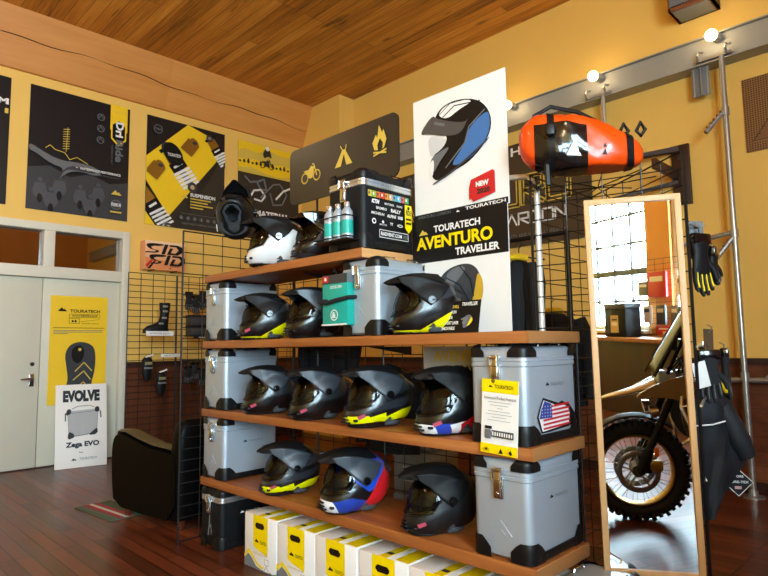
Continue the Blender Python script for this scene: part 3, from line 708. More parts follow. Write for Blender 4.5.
def helmet(label, style, x, y, z, a, group, sticker=True, sc=1.06, world=None, tilt=0, name='adventure_helmet'):
    sh, pk = STY[style]
    t = thing(name, label, 'helmet', group=group)
    if not _hm:
        _hm['shell'] = shell_mesh('shell', 0); _hm['liner'] = shell_mesh('liner', -.016)
    def P(n, mb, m, parent=t, tag_=0, **k):
        key = (n, m.name, tag_)
        if key in _hm:
            o = bpy.data.objects.new(n, _hm[key]); COL.objects.link(o); o.parent = parent
            if k.get('solid'): md = o.modifiers.new('solid', 'SOLIDIFY'); md.thickness = k['solid']; md.offset = 0
        else:
            o = mb().build(n, m, parent, **k); _hm[key] = o.data
        if n == 'shell':
            md = o.modifiers.new('solid', 'SOLIDIFY'); md.thickness = .012; md.offset = -1
        return o
    shell = P('shell', lambda: _hm['shell'], sh, smooth=50)
    P('liner', lambda: _hm['liner'], M_foam, smooth=50)
    def rimf():
        m = MB(); pts = []
        n = 44
        for k in range(n):
            th = 2*PI*k/n; aa = 13.5+26.5*math.copysign(abs(math.sin(th))**.7, math.sin(th)); ss = 60*math.copysign(abs(math.cos(th))**.6, math.cos(th)); pts.append(hp(aa, ss, .001))
        m.tube(pts, .0055, 6, closed=True); return m
    P('port_gasket', rimf, M_black)
    def vis():
        m = MB()
        def f(u, v):
            a = -14.5+56*u; s = (-65+130*v)*(1-.05*((u-.5)*2)**2); p = hp(a, s, .006)
            bulge = .014*math.cos(R(s))*math.sin(PI*min(1, max(0, u))); p.x += bulge; return p
        m.grid(f, 14, 26); return m
    P('face_shield', vis, M_visor)
    def rim2():
        m = MB()
        def f(u, v):
            a = -14.5+56*u; s = (-65+130*v)*(1-.05*((u-.5)*2)**2); p = hp(a, s, .006)
            p.x += .014*math.cos(R(s))*math.sin(PI*u); return p
        m.tube([f(0, k/26) for k in range(27)], .0025, 6); return m
    P('shield_edge', rim2, M_black)
    def peak():
        m = MB(); C = [(-.03, .147, .078, .035), (.04, .153, .097, .038), (.10, .149, .100, .034), (.150, .137, .086, .026), (.19, .122, .060, .016), (.214, .110, .030, .006)]
        def row(i, dz):
            x, z, w, dr = C[i]; o = []
            for k in range(13):
                s = -1+2*k/12; fl = abs(s)**2.2
                o.append(V((x-.03*fl, w*s, z-dr*fl+dz+(.004 if abs(abs(s)-.45) < .1 else 0))))
            return o
        rings = []
        for i in range(len(C)):
            top = row(i, .003); bot = row(i, -.003); rings.append(top+bot[::-1])
        m.loft(rings); return m
    pkm = P('peak', peak, M_matt if pk is M_slate else pk, smooth=35)
    def arm_plate(sg):
        m = MB()
        top = [(.165, .128), (.10, .135), (.03, .125), (-.04, .105), (-.075, .085)]
        bot = [(.150, .108), (.105, .075), (.062, .03), (.018, -.004), (-.04, .04)]
        def f(u, v):
            k = u*4; i = min(3, int(k)); t = k-i
            a = [top[i][q]*(1-t)+top[i+1][q]*t for q in (0, 1)]; c = [bot[i][q]*(1-t)+bot[i+1][q]*t for q in (0, 1)]
            x = a[0]*(1-v)+c[0]*v; z = a[1]*(1-v)+c[1]*v
            return V((x, sg*side_y(x, z), z))
        m.grid(f, 16, 8); return m
    for sg in (-1, 1):
        P('peak_arm', lambda: arm_plate(sg), M_arm if pk is M_slate else pk, pkm, sg, solid=.007)
    def knobs():
        m = MB()
        m.cyl((.015, KS[0]*.116, .022), (.015, KS[0]*.137, .022), .02, .017, 18); m.box((.015, KS[0]*.137, .022), (.026, .004, .006), bev=.001)
        return m
    for KS[0] in (-1, 1): P('pivot_knob', knobs, M_blackgl, t, KS[0])
    def vent():
        m = MB()
        for k in range(3): m.box((.184-.001*k, 0, -.104+.014*k), (.022, .07-.012*k, .007), bev=.002)
        for sg in (-1, 1): m.box((.160, sg*.062, -.092), (.018, .022, .012), M=None, bev=.004)
        return m
    P('chin_vent', vent, M_black)
    def spoil():
        m = MB()
        rings = []
        for k in range(7):
            s = -1+2*k/6; y = .075*s; a = abs(s)**2*.02
            rings.append([V((-.045, y, .132-a)), V((-.125+a, y, .088-a)), V((-.158+a, y, .066-a)), V((-.140+a, y, .052-a)), V((-.085, y, .09-a))])
        m.loft(rings)
        for sg in (-1, 1): m.box((.01, sg*.04, .131), (.05, .022, .014), bev=.005)
        return m
    P('rear_spoiler', spoil, pk)
    def trim():
        m = MB(); f_, r_ = [], []
        for k in range(25):
            sv = -78+156*k/24
            for lst, rng in ((f_, range(0, -91, -1)), (r_, range(-180, -89))):
                for a in rng:
                    p = hp(a, sv)
                    if CL[0]: lst.append(p); break
        pts = f_+r_[::-1]
        m.tube(pts, .006, 6, closed=True); return m
    P('neck_trim', trim, M_black)
    def tab():
        m = MB(); m.box((-.02, -.108, ZBOT+.008), (.05, .006, .009), bev=.002); return m
    P('trim_tab', tab, M_white)
    def pad():
        m = MB()
        for sg in (-1, 1): m.ball((.02, sg*.078, -.045), (.075, .028, .06), 14)
        m.tube([(.06*math.cos(q)-.01, .078*math.sin(q), -.108) for q in [PI*.35+k*2*PI*.65/20 for k in range(21)]], .013, 8); return m
    P('cheek_pad', pad, M_foam)
    if sticker:
        def st():
            m = MB()
            for sg in (-1, 1):
                q = [hp(-31, sg*36, .0025), hp(-31, sg*50, .0025), hp(-25, sg*50, .0025), hp(-25, sg*36, .0025)]; m.add(q, [(0, 1, 2, 3)])
            return m
        P('chin_sticker', st, mat('pink_sticker', 'B0485C', .5))
    k = .128*sc
    if world is not None: t.location = world; t.rotation_euler = tilt
    else: t.location = U(x+.075, y, z+k+.002); t.rotation_euler = (0, tilt, UR+R(a))
    t.scale = (sc, sc, sc)
    return t
GH = {4: 'helmets on the lowest board', 3: 'helmets on the board with four helmets', 2: 'helmets on the board below the top board', 1: 'helmets on the top board'}
helmet('black helmet with thin yellow lower edge, in front of the silver case on lowest board', 'yellow', -1.80, .15, ZB[4], -112, GH[4])
helmet('red, blue and white helmet in middle of the lowest board', 'rbw', -1.235, .15, ZB[4], -108, GH[4], False, 1.14)
helmet('all matt black helmet beside the big silver case on lowest board', 'matt', -.66, .17, ZB[4], -118, GH[4], True, 1.08)
helmet('black helmet with grey stripe, next to silver case on the four-helmet board', 'black', -2.01, .15, ZB[3], -112, GH[3])
helmet('black helmet with grey stripe, second from the silver case on the four-helmet board', 'black', -1.53, .15, ZB[3], -108, GH[3])
helmet('black helmet with yellow lower edge on the four-helmet board', 'yellow', -1.04, .14, ZB[3], -110, GH[3], True, 1.1)
helmet('dark helmet with white, blue and red chin beside the flag-stickered case', 'mix', -.575, .17, ZB[3], -112, GH[3], True, 1.1)
helmet('black helmet with yellow lower patch, in front of silver case below the top board', 'yellow_big', -2.045, .14, ZB[2], -118, GH[2])
helmet('plain glossy black helmet in shadow beside the teal package', 'black', -1.57, .15, ZB[2], -106, GH[2], False)
helmet('grey and black helmet with broad yellow flank in front of the white helmet poster', 'yellow_big', -.71, .15, ZB[2], -128, GH[2], False, 1.06)
helmet('glossy white helmet with dark peak on the top board', 'white', -1.92, .13, ZB[1], -122, GH[1], False, 1.14)
helmet('black and blue helmet on top board between white helmet and bottles', 'blue', -1.56, .2, ZB[1], -112, GH[1], False, 1.06)
_zd = V((-.60, .47, .62)).normalized(); _xd = V((.75, -.62, .2)); _xd = (_xd-_zd*_xd.dot(_zd)).normalized(); _yd = _zd.cross(_xd)
_e = Matrix((_xd, _yd, _zd)).transposed().to_euler()
helmet('black helmet lying on top of the grid panel with its neck opening showing', 'matt', 0, 0, 0, 0, 'helmets on the grid panel', False, 1.14, world=U(-2.60, .27, 2.135+.150), tilt=_e)
# ---------------------------------------------------------------- sign and posters behind the boards
def rpoly(w, h, r, n=6):
    o = []
    for cx, cz, a0 in ((w-r, r, -90), (w-r, h-r, 0), (r, h-r, 90), (r, r, 180)):
        for k in range(n+1): a = R(a0+90*k/n); o.append((cx+r*math.cos(a), cz+r*math.sin(a)))
    return o
sw, sh_ = 1.06, .395
sg = thing('icon_sign', 'dark rounded board with yellow motorcycle, tent and campfire above the top board', 'sign', U(-2.13, .42, 2.305), UR)
MB().prism(rpoly(sw, sh_, .05), 0, .012).build('panel', M_brownp, sg)
for x in (.28, .80): MB().box((x, .02, -.255), (.012, .012, .55), bev=.001).build('support_post', M_wire, sg)
P = Print(sw, sh_)
bike_mark(P, .225, .42, .105, M_gold)
cx, cz = .55, .42
P.poly([(cx-.085, cz), (cx-.03, cz), (cx+.0, cz+.20), (cx+.02, cz), (cx+.075, cz), (cx+.01, cz+.27), (cx-.015, cz+.27)], M_gold)
P.line([(cx+.012, cz+.24), (cx+.022, cz+.34)], .007, M_gold); P.line([(cx-.008, cz+.25), (cx-.03, cz+.34)], .007, M_gold)
cx, cz = .86, .46
P.poly([(cx-.045, cz+.04), (cx-.06, cz+.16), (cx-.03, cz+.28), (cx-.02, cz+.22), (cx-.005, cz+.42), (cx+.02, cz+.28), (cx+.03, cz+.33), (cx+.055, cz+.16), (cx+.035, cz+.04), (cx+.02, cz+.02), (cx+.025, cz+.12), (cx, cz+.2), (cx-.02, cz+.1), (cx-.015, cz+.02)], M_gold)
P.line([(cx-.05, cz-.05), (cx+.05, cz+.0)], .011, M_gold); P.line([(cx-.05, cz+.0), (cx+.05, cz-.05)], .011, M_gold)
P.finish(sg)

X0, X1 = -.935, -.318
pw = X1-X0
hpst, P = panel('helmet_poster', 'tall white poster of a blue and black helmet with red NEW flash', 'poster', pw, .70, U(X0, .405, 1.998), (0, 0, UR), M_white)
def zz(pts): return [((x-47-(y-100)*.02)/316, 1-(y-(160-.383*(x-45)))/(405+(x-45)*.14)) for x, y in pts]
P.poly(cha(zz([(108, 268), (175, 272), (165, 305), (118, 350), (106, 310)])), mat('print_clear_visor', 'C8C8C8', .4))
P.poly(cha(zz([(130, 205), (160, 165), (215, 141), (285, 143), (322, 195), (315, 268), (255, 350), (190, 388), (122, 432), (111, 345), (165, 305), (178, 262), (120, 262)])), M_black)
P.poly(cha(zz([(140, 200), (165, 167), (215, 145), (268, 146), (215, 178), (175, 212)])), M_white)
P.line(zz([(160, 205), (200, 165), (285, 148)]), .006, M_black); P.line(zz([(150, 195), (185, 158), (240, 143)]), .004, M_black)
P.poly(cha(zz([(316, 185), (316, 262), (255, 345), (180, 376), (232, 300), (248, 240), (296, 190)])), mat('print_steel_blue', '3A6CA8', .5))
P.line(zz([(300, 178), (250, 235), (235, 290), (170, 375)]), .008, M_pgrey2)
P.poly(cha(zz([(72, 270), (122, 198), (140, 212), (235, 225), (250, 200), (225, 260), (170, 270), (108, 263)])), mat('print_graphite', '4A4644', .5))
P.poly(zz([(130, 222), (168, 226), (166, 236), (132, 232)]), M_pgrey2)
P.poly(cha(zz([(112, 350), (155, 318), (190, 300), (150, 355), (122, 405)])), M_pgrey2); P.poly(cha(zz([(112, 365), (130, 345), (128, 395), (118, 415)])), M_white)
P.poly(cha(zz([(122, 432), (190, 388), (310, 275), (318, 268), (300, 295), (195, 392), (125, 436)])), M_dgrey)
P.poly([(.62, .17), (.64, .23), (.86, .27), (.88, .255), (.88, .10), (.66, .06), (.64, .09), (.62, .08)], M_red)
P.text('NEW', .69, .165, .82, .205, M_white, .06); P.text('2020', .70, .11, .83, .15, M_brownp, .05)
P.rect(0, 0, 1, .045, M_black); P.text('AVENTURO CARBON', .05, .01, .42, .033, M_pgrey2, 0); P.tri(.50, .008, .012, M_white); P.text('TOURATECH', .58, .01, .98, .034, M_white, .02)
for x in (.06, .54): MB().box((x, .012, -.32), (.012, .012, .68)).build('support_post', M_wire, hpst)
P.finish(hpst)
ap, P = panel('helmet_poster', 'poster with black header and tilted grey helmet, below the tall helmet poster', 'poster', pw+.005, .637, U(X0-.005, .385, ZB[2]+.003), (0, 0, UR), M_white)
P.rect(0, .62, 1, 1, M_black); P.tri(.13, .865, .032, M_gold); P.text('TOURATECH', .25, .87, .74, .93, M_white, .03)
P.text('AVENTURO', .05, .735, .86, .845, M_yellow, .035); P.text('TRAVELLER', .48, .65, .92, .712, M_white, .035)
P.poly(cha([(.27, .42), (.36, .53), (.52, .575), (.665, .56), (.74, .45), (.75, .30), (.65, .15), (.49, .05), (.39, .2), (.29, .33)]), M_dgrey)
P.poly(cha([(.70, .51), (.755, .42), (.75, .28), (.64, .14), (.56, .10), (.66, .30)]), mat('print_mustard', 'C8A02C', .5))
P.poly(cha([(.36, .50), (.50, .56), (.60, .54), (.50, .44), (.42, .38)]), M_pgrey2); P.poly(cha([(.30, .40), (.42, .42), (.55, .34), (.52, .22), (.40, .22)]), M_pgrey)
P.line([(.38, .47), (.52, .40), (.60, .28), (.55, .14)], .006, M_black); P.line([(.52, .56), (.63, .44), (.66, .30)], .005, M_black); P.circ(.44, .32, .02, M_mgrey)
P.finish(ap)
ac, P = panel('helmet_poster', 'pale poster with gold and black lettering on the four-helmet board, behind dark red-blue helmet', 'poster', .60, .40, U(-.90, .41, ZB[3]+.002), (0, 0, UR), mat('pale_grey_card', 'B8B8B4', .5))
P.text('AVENTURO', .12, .80, .84, .95, M_gold, .04); P.text('TRAVELLER', .36, .66, .80, .755, M_black, .03); P.rect(0, 0, .5, .52, M_pgrey2)
P.finish(ac)
cd, P = panel('feature_card', 'small black card with yellow bullet lines leaning on poster behind yellow-flanked helmet', 'card', .25, .155, U(-.585, .13, ZB[2]+.003), (R(-12), 0, UR), M_black, .003)
for k in range(5): P.circ(.07, .82-k*.17, .007, M_yellow, n=8); P.text(('DOUBLE SHELL', 'VENTILATION', 'SUN VISOR', 'COMFORT LINER', 'REMOVABLE')[k], .13, .77-k*.17, (.52, .47, .40, .55, .48)[k], .87-k*.17, M_white if k else M_gold, .02)
P.text('TRAVELLER', .60, .82, .95, .93, M_white, .03, .2); helmet_art(P, .76, .34, .032, M_pgrey2, M_mgrey, M_yellow, M_mgrey)
P.finish(cd)
# teal hang pack on the middle case
tp = thing('boxed_accessory', 'teal and black hanging accessory pack in front of silver case under the top board', 'accessory pack', U(-1.235, -.03, ZB[2]+.06), UR)
w, d, h = .20, .085, .27
MB().box((w/2, d/2, h/2), (w, d, h), bev=.004).build('pack_body', M_teal, tp)
P = Print(w, h); P.rect(0, .82, 1, 1, M_dgrey); P.rect(.02, .86, .26, .98, M_red); P.circ(.14, .92, .010, M_white); P.text('LOCK-ON', .34, .72, .80, .78, M_white, .02); P.circ(.5, .2, .03, M_white); P.circ(.5, .2, .024, M_teal); P.text('&', .42, .14, .58, .26, M_white, .04)
P.rect(0, 0, 1, .03, M_white)
P.finish(tp)
P = Print(d, h); P.rect(0, .82, 1, 1, M_mgrey)
for o in P.finish(tp, 'side_print'): o.location = (w, 0, 0); o.rotation_euler = (0, 0, PI/2)
m = MB(); m.tube([(-.01, -.014, .125), (.06, -.018, .12), (.12, -.018, .13), (w+.012, -.012, .14), (w+.012, d+.01, .15)], .011, 8); m.box((.04, -.016, .125), (.03, .02, .03), bev=.004)
m.build('carry_strap', M_fabric, tp)
m = MB(); m.tube([(w/2, .02, h), (w/2, .0, h+.03), (w/2, -.01, h+.012)], .004, 6); m.build('hanger_hook', M_black, tp)

# ---------------------------------------------------------------- clothes hung behind the boards
def jacket(name, label, w, h, loc, rot, m, collar=None, group=None):
    t = thing(name, label, 'jacket', loc, rot, group)
    mb = MB(); rings = []
    for k, (fz, fw, fd) in enumerate(((1.0, .20, .05), (.95, .42, .08), (.86, .95, .11), (.7, .92, .13), (.45, .86, .13), (.2, .92, .14), (0, .98, .15))):
        rg = []
        for j in range(28):
            a = 2*PI*j/28; q = 1+.07*math.sin(a*5+k*1.3)+.04*math.sin(a*9-k)
            rg.append(V((w/2*fw*math.copysign(abs(math.cos(a))**.7, math.cos(a))*q, fd/2*math.sin(a)*q*1.2, h*fz)))
        rings.append(rg)
    mb.loft(rings); mb.build('torso', m, t, smooth=60)
    for sgn in (-1, 1):
        s_ = MB(); pts = [(sgn*w*.40, 0, h*.90), (sgn*w*.50, -.02, h*.7), (sgn*w*.53, -.03, h*.45), (sgn*w*.52, -.05, h*.2), (sgn*w*.5, -.06, h*.08)]
        s_.tube(pts, [.055, .06, .052, .045, .04], 12); s_.build('sleeve', m, t, smooth=60)
    c = MB(); c.tube([(-.06, -.02, h*.98), (-.03, -.05, h*1.0), (.03, -.05, h*1.0), (.06, -.02, h*.98)], .018, 8); c.build('collar', collar or m, t)
    hk = MB(); hk.tube([(0, 0, h), (0, 0, h+.05), (.02, 0, h+.07), (.0, 0, h+.09)], .003, 6); hk.tube([(-.15, 0, h*.95), (0, 0, h+.01), (.15, 0, h*.95)], .004, 6); hk.build('hanger', M_wire, t)
    return t
jacket('hanging_jacket', 'black jacket with yellow collar between white pole and the poster with black header', .19, .50, U(-.43, .66, 1.26), UR, M_fabric, M_yel2)
jacket('hanging_jacket', 'black jacket hanging behind the silver cases below the top board', .46, .62, U(-1.95, .66, 1.10), UR+.1, M_fabric)
jacket('hanging_jacket', 'black jacket hanging behind the board with four helmets, lowest hung', .44, .55, U(-1.5, .78, .62), UR, M_fabric)
hr_ = thing('clothes_rail', 'long black clothes rail standing behind the display shelf', 'clothes rail', U(0, .66, 0), UR)
m = MB(); m.cyl((-2.4, 0, 1.86), (-.15, 0, 1.86), .012); m.build('rail', M_wire, hr_)
for x in (-2.4, -.15): MB().cyl((x, 0, 0), (x, 0, 1.86), .012).box((x, 0, .01), (.04, .36, .02)).build('stand', M_wire, hr_)
for k, (x, z, lb) in enumerate(((-1.83, 0, 'grey storage box on the floor behind the display shelf, under two others'), (-1.83, .30, 'grey storage box behind the display shelf, second of its stack'), (-1.83, .60, 'grey storage box topmost of the stack behind the display shelf'))):
    if k == 0:
        gb = thing('storage_box', lb, 'box', group='grey storage boxes behind the shelf')
        MB().box((0, 0, .145), (.34, .30, .29), bev=.008).build('box_body', mat('box_grey', '8A8A88', .6), gb)
        MB().box((0, -.003, .255), (.346, .306, .05), bev=.006).build('lid', mat('box_grey_lid', 'A0A09C', .6), gb)
        P = Print(.16, .10); P.rect(0, 0, 1, 1, M_white); P.rect(.1, .6, .9, .75, M_dgrey); P.rect(.1, .25, .6, .38, M_dgrey)
        for o in P.finish(gb, 'box_label'): o.location = (-.08, -.151, .08)
        o = gb
    else: o = dup(gb, (0, 0, 0), None, lb)
    o.location = U(x+.3, 1.15, z); o.rotation_euler = (0, 0, UR)

jacket('hanging_jacket', 'black jacket with yellow collar seen through the grid tower behind the mirror', .40, .60, at(553, 350, 3.75)-V((0, 0, .35)), YAW, M_fabric, M_yel2)
# ---------------------------------------------------------------- white pole
pl = thing('pipe_stand', 'white metal pipe with bent top rising beside the tall helmet poster', 'pipe stand', U(-.215, .49, 0), UR)
m = MB(); m.tube([(0, 0, .02), (0, 0, 2.05), (-.01, -.01, 2.10), (-.04, -.02, 2.13), (-.17, -.05, 2.14)], .015, 14); m.build('pole', mat('white_enamel_pipe', 'C8C4BC', .35, metal=.2), pl)
m = MB(); m.lathe([(.09, 0), (.09, .008), (.03, .014), (.02, .03)]); m.build('base_flange', M_steel, pl)
m = MB()
for k in range(6): a = k*1.05; m.tube([(.0, -.01, 2.06+.008*k), (.05*math.cos(a), -.02+.03*math.sin(a), 2.07+.008*k), (.02, -.03, 2.04+.006*k)], .004, 6)
m.prism([(-.035, -.06), (.005, -.06), (-.03, -.01)], -.03, -.026, M=Matrix.Translation((-.02, 0, 2.05))); m.build('cable_clip', [M_wire], pl)

# ---------------------------------------------------------------- grid tower with dry bag and mirror
TA = at(533, 300, 2.86); TB = at(694, 300, 2.50)
_ab = at(594, 260, 3.35)
TA.z = TB.z = _ab.z = 0
tw = thing('grid_tower', 'tall three-sided black wire grid tower carrying the mirror and the dry bag', 'display tower', TA)
for P0, P1 in ((TA, TB), (TB, _ab), (_ab, TA)):
    d = P1-P0; g = MB(); grid_panel(g, d.length-.02, 2.13, Matrix.Translation(P0-TA+d.normalized()*.01) @ Matrix.Rotation(math.atan2(d.y, d.x), 4, 'Z'))
    g.build('grid_panel', M_wire, tw)
m = MB()
for P0, P1 in ((TA, TB), (TB, _ab), (_ab, TA)):
    for q in (.25, .5, .75):
        a = (P0-TA).lerp(P1-TA, q); c = (TB+_ab-TA*2)/3
        m.tube([a+V((0, 0, 2.075)), c+V((0, 0, 2.075))], .003, 5)
m.build('top_grid', M_wire, tw)
# dry bag
bgc = at(579, 146, 2.72); bgc.z = 2.085
bd = RT0*.97+V((-FW.x, -FW.y, 0)).normalized()*.24; ang = math.atan2(bd.y, bd.x)
bag = thing('dry_bag', 'orange and black roll-top dry bag lying on top of the wire grid tower', 'bag', bgc, ang)
def bagring(t, off=0):
    L = .54; x = -L/2+L*t
    e = math.sin(PI*min(1, max(0, t*1.0)))**.35 if 0 < t < 1 else .0
    hz = (.172-.066*t)*max(.12, e)+off; hy = (.135-.04*t)*max(.25, e)+off
    o = []
    for k in range(40):
        a = 2*PI*k/40; w_ = 1+.035*math.sin(a*3+t*14)+.025*math.sin(a*6-t*23)+.012*math.sin(a*11+t*40)
        ca, sa = math.cos(a), math.sin(a)
        y = hy*math.copysign(abs(ca)**.75, ca)*w_; z = .155-.07*t+hz*math.copysign(abs(sa)**.8, sa)*w_-.03*t*t
        o.append(V((x, y, max(z, .002-off))))
    return o
m = MB(); m.loft([bagring(.004+.992*k/36) for k in range(37)]); m.build('bag_body', M_orange, bag, smooth=60)
m = MB(); m.loft([bagring(.13+.42*k/16, .003)[17:36] for k in range(17)], cap=False, closed=False); m.build('black_panel', M_blackgl, bag, smooth=60)
for t0 in (.24, .86):
    m = MB(); m.loft([bagring(t0, .006), bagring(t0+.055, .006)], cap=False)
    if t0 < .5: m.box((-.13, -.145, .16), (.04, .02, .05), bev=.005)
    m.build('strap', M_black, bag, smooth=60)
m = MB(); m.tube([(-.145, -.10, .03), (-.15, -.135, .0), (-.148, -.14, -.09)], .013, 6); m.build('strap_tail', M_black, bag)
m = MB(); m.tube([(-.2, -.03, .27), (-.12, -.03, .31), (.0, -.03, .27), (.12, -.03, .19)], .010, 8)
for x in (.17, .24): m.tube([(x, -.05, .15), (x+.02, -.04, .19), (x+.04, -.03, .16), (x+.02, -.04, .13)], .009, 8, closed=True)
m.build('carry_handle', M_black, bag)
def onbag(t, k0, k1, kz0, kz1): pass
def bagpt(t, a):
    rg = bagring(t, .0045); f = (a % 360)/9.0; i = int(f); return rg[i].lerp(rg[(i+1) % 40], f-i)
m = MB()
def bpoly(pts, mi=0): m.add([bagpt(t, a) for t, a in pts], [list(range(len(pts)))], mi)
bpoly([(.38, 206), (.43, 206), (.45, 196), (.43, 186)]); bpoly([(.38, 206), (.43, 186), (.45, 178), (.46, 186), (.50, 206)]); 
m.build('logo_print', M_white, bag, smooth=0)
m = MB(); m.add([bagpt(t, a) for t, a in ((.66, 200), (.70, 200), (.685, 188))], [(0, 1, 2)]); m.add([bagpt(t, a) for t, a in ((.67, 186), (.70, 186), (.685, 180))], [(0, 1, 2)]); m.build('side_mark', M_black, bag, smooth=0)

# mirror
MA = math.atan2(RT0.y*.970-.242*(-RT0.x)*-1 if False else (RT0*.970-V((FW.x, FW.y, 0)).normalized()*.242).y, (RT0*.970-V((FW.x, FW.y, 0)).normalized()*.242).x)
ML = at(604.5, 574, 2.47)
mw, mh = .388, 1.583; MT = R(1.6)
mr = thing('wall_mirror', 'tall pine-framed mirror hung on the wire grid tower, reflecting a motorcycle', 'mirror', ML, (MT, -R(.6), MA))
fw_ = .026
for nm, c, d in (('frame_rail', (mw/2, 0, fw_/2), (mw, .024, fw_)), ('frame_rail', (mw/2, 0, mh-fw_/2), (mw, .024, fw_)), ('frame_stile', (fw_/2, 0, mh/2), (fw_, .0245, mh-.002)), ('frame_stile', (mw-fw_/2, 0, mh/2), (fw_, .0245, mh-.002))):
    MB().box(c, d, bev=.003).build(nm, M_pine, mr)
MB().box((mw/2, .002, mh/2), (mw-.03, .006, mh-.03)).build('glass', M_mirror, mr, smooth=0)
m = MB()
for x in (.1, mw-.1): m.tube([(x, .012, mh-.1), (x, .05, mh-.06), (x, .06, mh-.12)], .003, 6)
m.build('hanging_hook', M_wire, mr)
_mm = Matrix.Translation(ML) @ Euler((MT, -R(.6), MA)).to_matrix().to_4x4()
MP = _mm @ V((0, -.001, 0)); MN = (_mm.to_3x3() @ V((0, -1, 0))).normalized()
def mirrored(p): return p-MN*(2*(p-MP).dot(MN))
def mdir(d): return d-MN*(2*d.dot(MN))
# ---------------------------------------------------------------- posters, doors' papers, box and grid on the left wall
def wallpanel(name, label, y0, z0, w, h, face, off=.004, group=None, cat='poster', thick=.004):
    return panel(name, label, cat, w, h, (WX+off+thick, y0, z0), (0, 0, PI/2), face, thick, group)
M_p3 = mat('poster_faint_grey', '4A4B50', .4)
GP = 'large dark posters high on the left wall'
pp, P = wallpanel('wall_poster', 'dark poster cut off by the picture edge beside the seat poster', .41, 2.94, 1.14, 1.47, M_poster, group=GP)
P.text('SYSTEM', .55, .78, .985, .83, M_white, .05); P.rect(.955, .71, .985, .75, M_gold); P.text('TOURATECH', .5, .12, .9, .16, M_white, .02); P.line([(.1, .3), (.5, .5), (.9, .35)], .02, M_pgrey2)
P.finish(pp)
p1, P = wallpanel('wall_poster', 'charcoal poster of a motorcycle seat with vertical lettering in a yellow hexagon', 1.745, 2.93, 1.14, 1.475, M_poster, group=GP)
P.poly([(0, 0), (1, 0), (1, .34), (.8, .30), (.6, .36), (.4, .30), (.2, .37), (0, .33)], M_pgrey)
for x, z, k in ((.12, .13, .07), (.30, .17, .08), (.50, .12, .08), (.68, .16, .07), (.22, .06, .06), (.6, .05, .06)):
    bike_mark(P, x, z, k, M_p3); P.circ(x, z+.115, .026, M_p3); P.poly([(x-.045, z+.09), (x+.045, z+.09), (x+.07, z+.02), (x+.04, z-.03), (x-.04, z-.03), (x-.07, z+.02)], M_p3); P.circ(x, z-.035, .028, M_poster, .055)
P.poly([(.78, 1), (.965, 1), (.965, .78), (.87, .70), (.78, .78)], M_yel2)
P.poly([(.79, .83), (.87, .885), (.955, .83), (.955, .70), (.87, .64), (.79, .70)], M_yel2); P.poly([(.805, .822), (.87, .865), (.94, .822), (.94, .708), (.87, .66), (.805, .708)], M_black)
P.text('TOURATECH', .80, .93, .95, .955, M_gold, .0)
P.text('Dri', .84, .72, .925, .855, M_white, .04, 0, -90); P.text('Ride', .84, .50, .925, .695, M_pgrey2, .04, 0, -90); P.text('WATERPROOF SEAT', .795, .47, .815, .64, M_pgrey2, .0, 0, -90)
for z in (.86, .76, .66): P.circ(.68, z, .045, M_pgrey2); P.circ(.68, z, .036, M_poster); P.line([(.655, z-.01), (.68, z+.02), (.705, z-.01)], .008, M_pgrey2)
P.poly(cha([(.0, .52), (.12, .47), (.28, .42), (.45, .43), (.62, .42), (.71, .38), (.66, .34), (.5, .36), (.38, .34), (.30, .28), (.26, .27), (.34, .36), (.2, .38), (.06, .45), (0, .46)]), M_pgrey2)
P.poly(cha([(.34, .36), (.30, .28), (.26, .27), (.30, .33), (.40, .40), (.6, .39), (.66, .36), (.5, .36)]), M_pgrey)
P.line([(.15, .50), (.19, .53), (.24, .50), (.33, .49), (.38, .44), (.45, .47), (.56, .43)], .008, M_gold)
for k in range(9): P.line([(.31, .52+k*.02), (.37, .53+k*.02)], .007, M_gold)
P.line([(.34, .50), (.35, .70)], .006, M_gold)
P.text('WATERPROOF PERFORMANCE', .48, .375, .90, .395, M_white, .02); P.rect(.44, .383, .46, .388, M_white); P.text('The seat that keeps you dry', .62, .345, .90, .362, M_pgrey2, 0)
P.tri(.86, .21, .065, M_gold); P.circ(.86, .125, .065, M_pgrey2); P.circ(.86, .125, .052, M_pgrey); P.text('PREMIUM', .81, .11, .91, .14, M_white, .02); P.rect(.80, .055, .92, .068, M_gold)
P.finish(p1)
p2, P = wallpanel('wall_poster', 'black poster of shock absorbers on a yellow diagonal band', 3.110, 2.935, 1.14, 1.475, M_poster, group=GP)
P.poly([(0, .62), (.50, 1), (.86, .92), (.98, .80), (.62, .44), (.30, .12), (.2, 0), (0, 0)], M_yel2)
P.poly([(0, .40), (.22, .16), (.36, 0), (.12, 0), (0, .12)], M_poster); P.poly([(.98, .80), (1, .82), (1, 0), (.42, 0), (.64, .30), (.80, .52)], M_brownp)
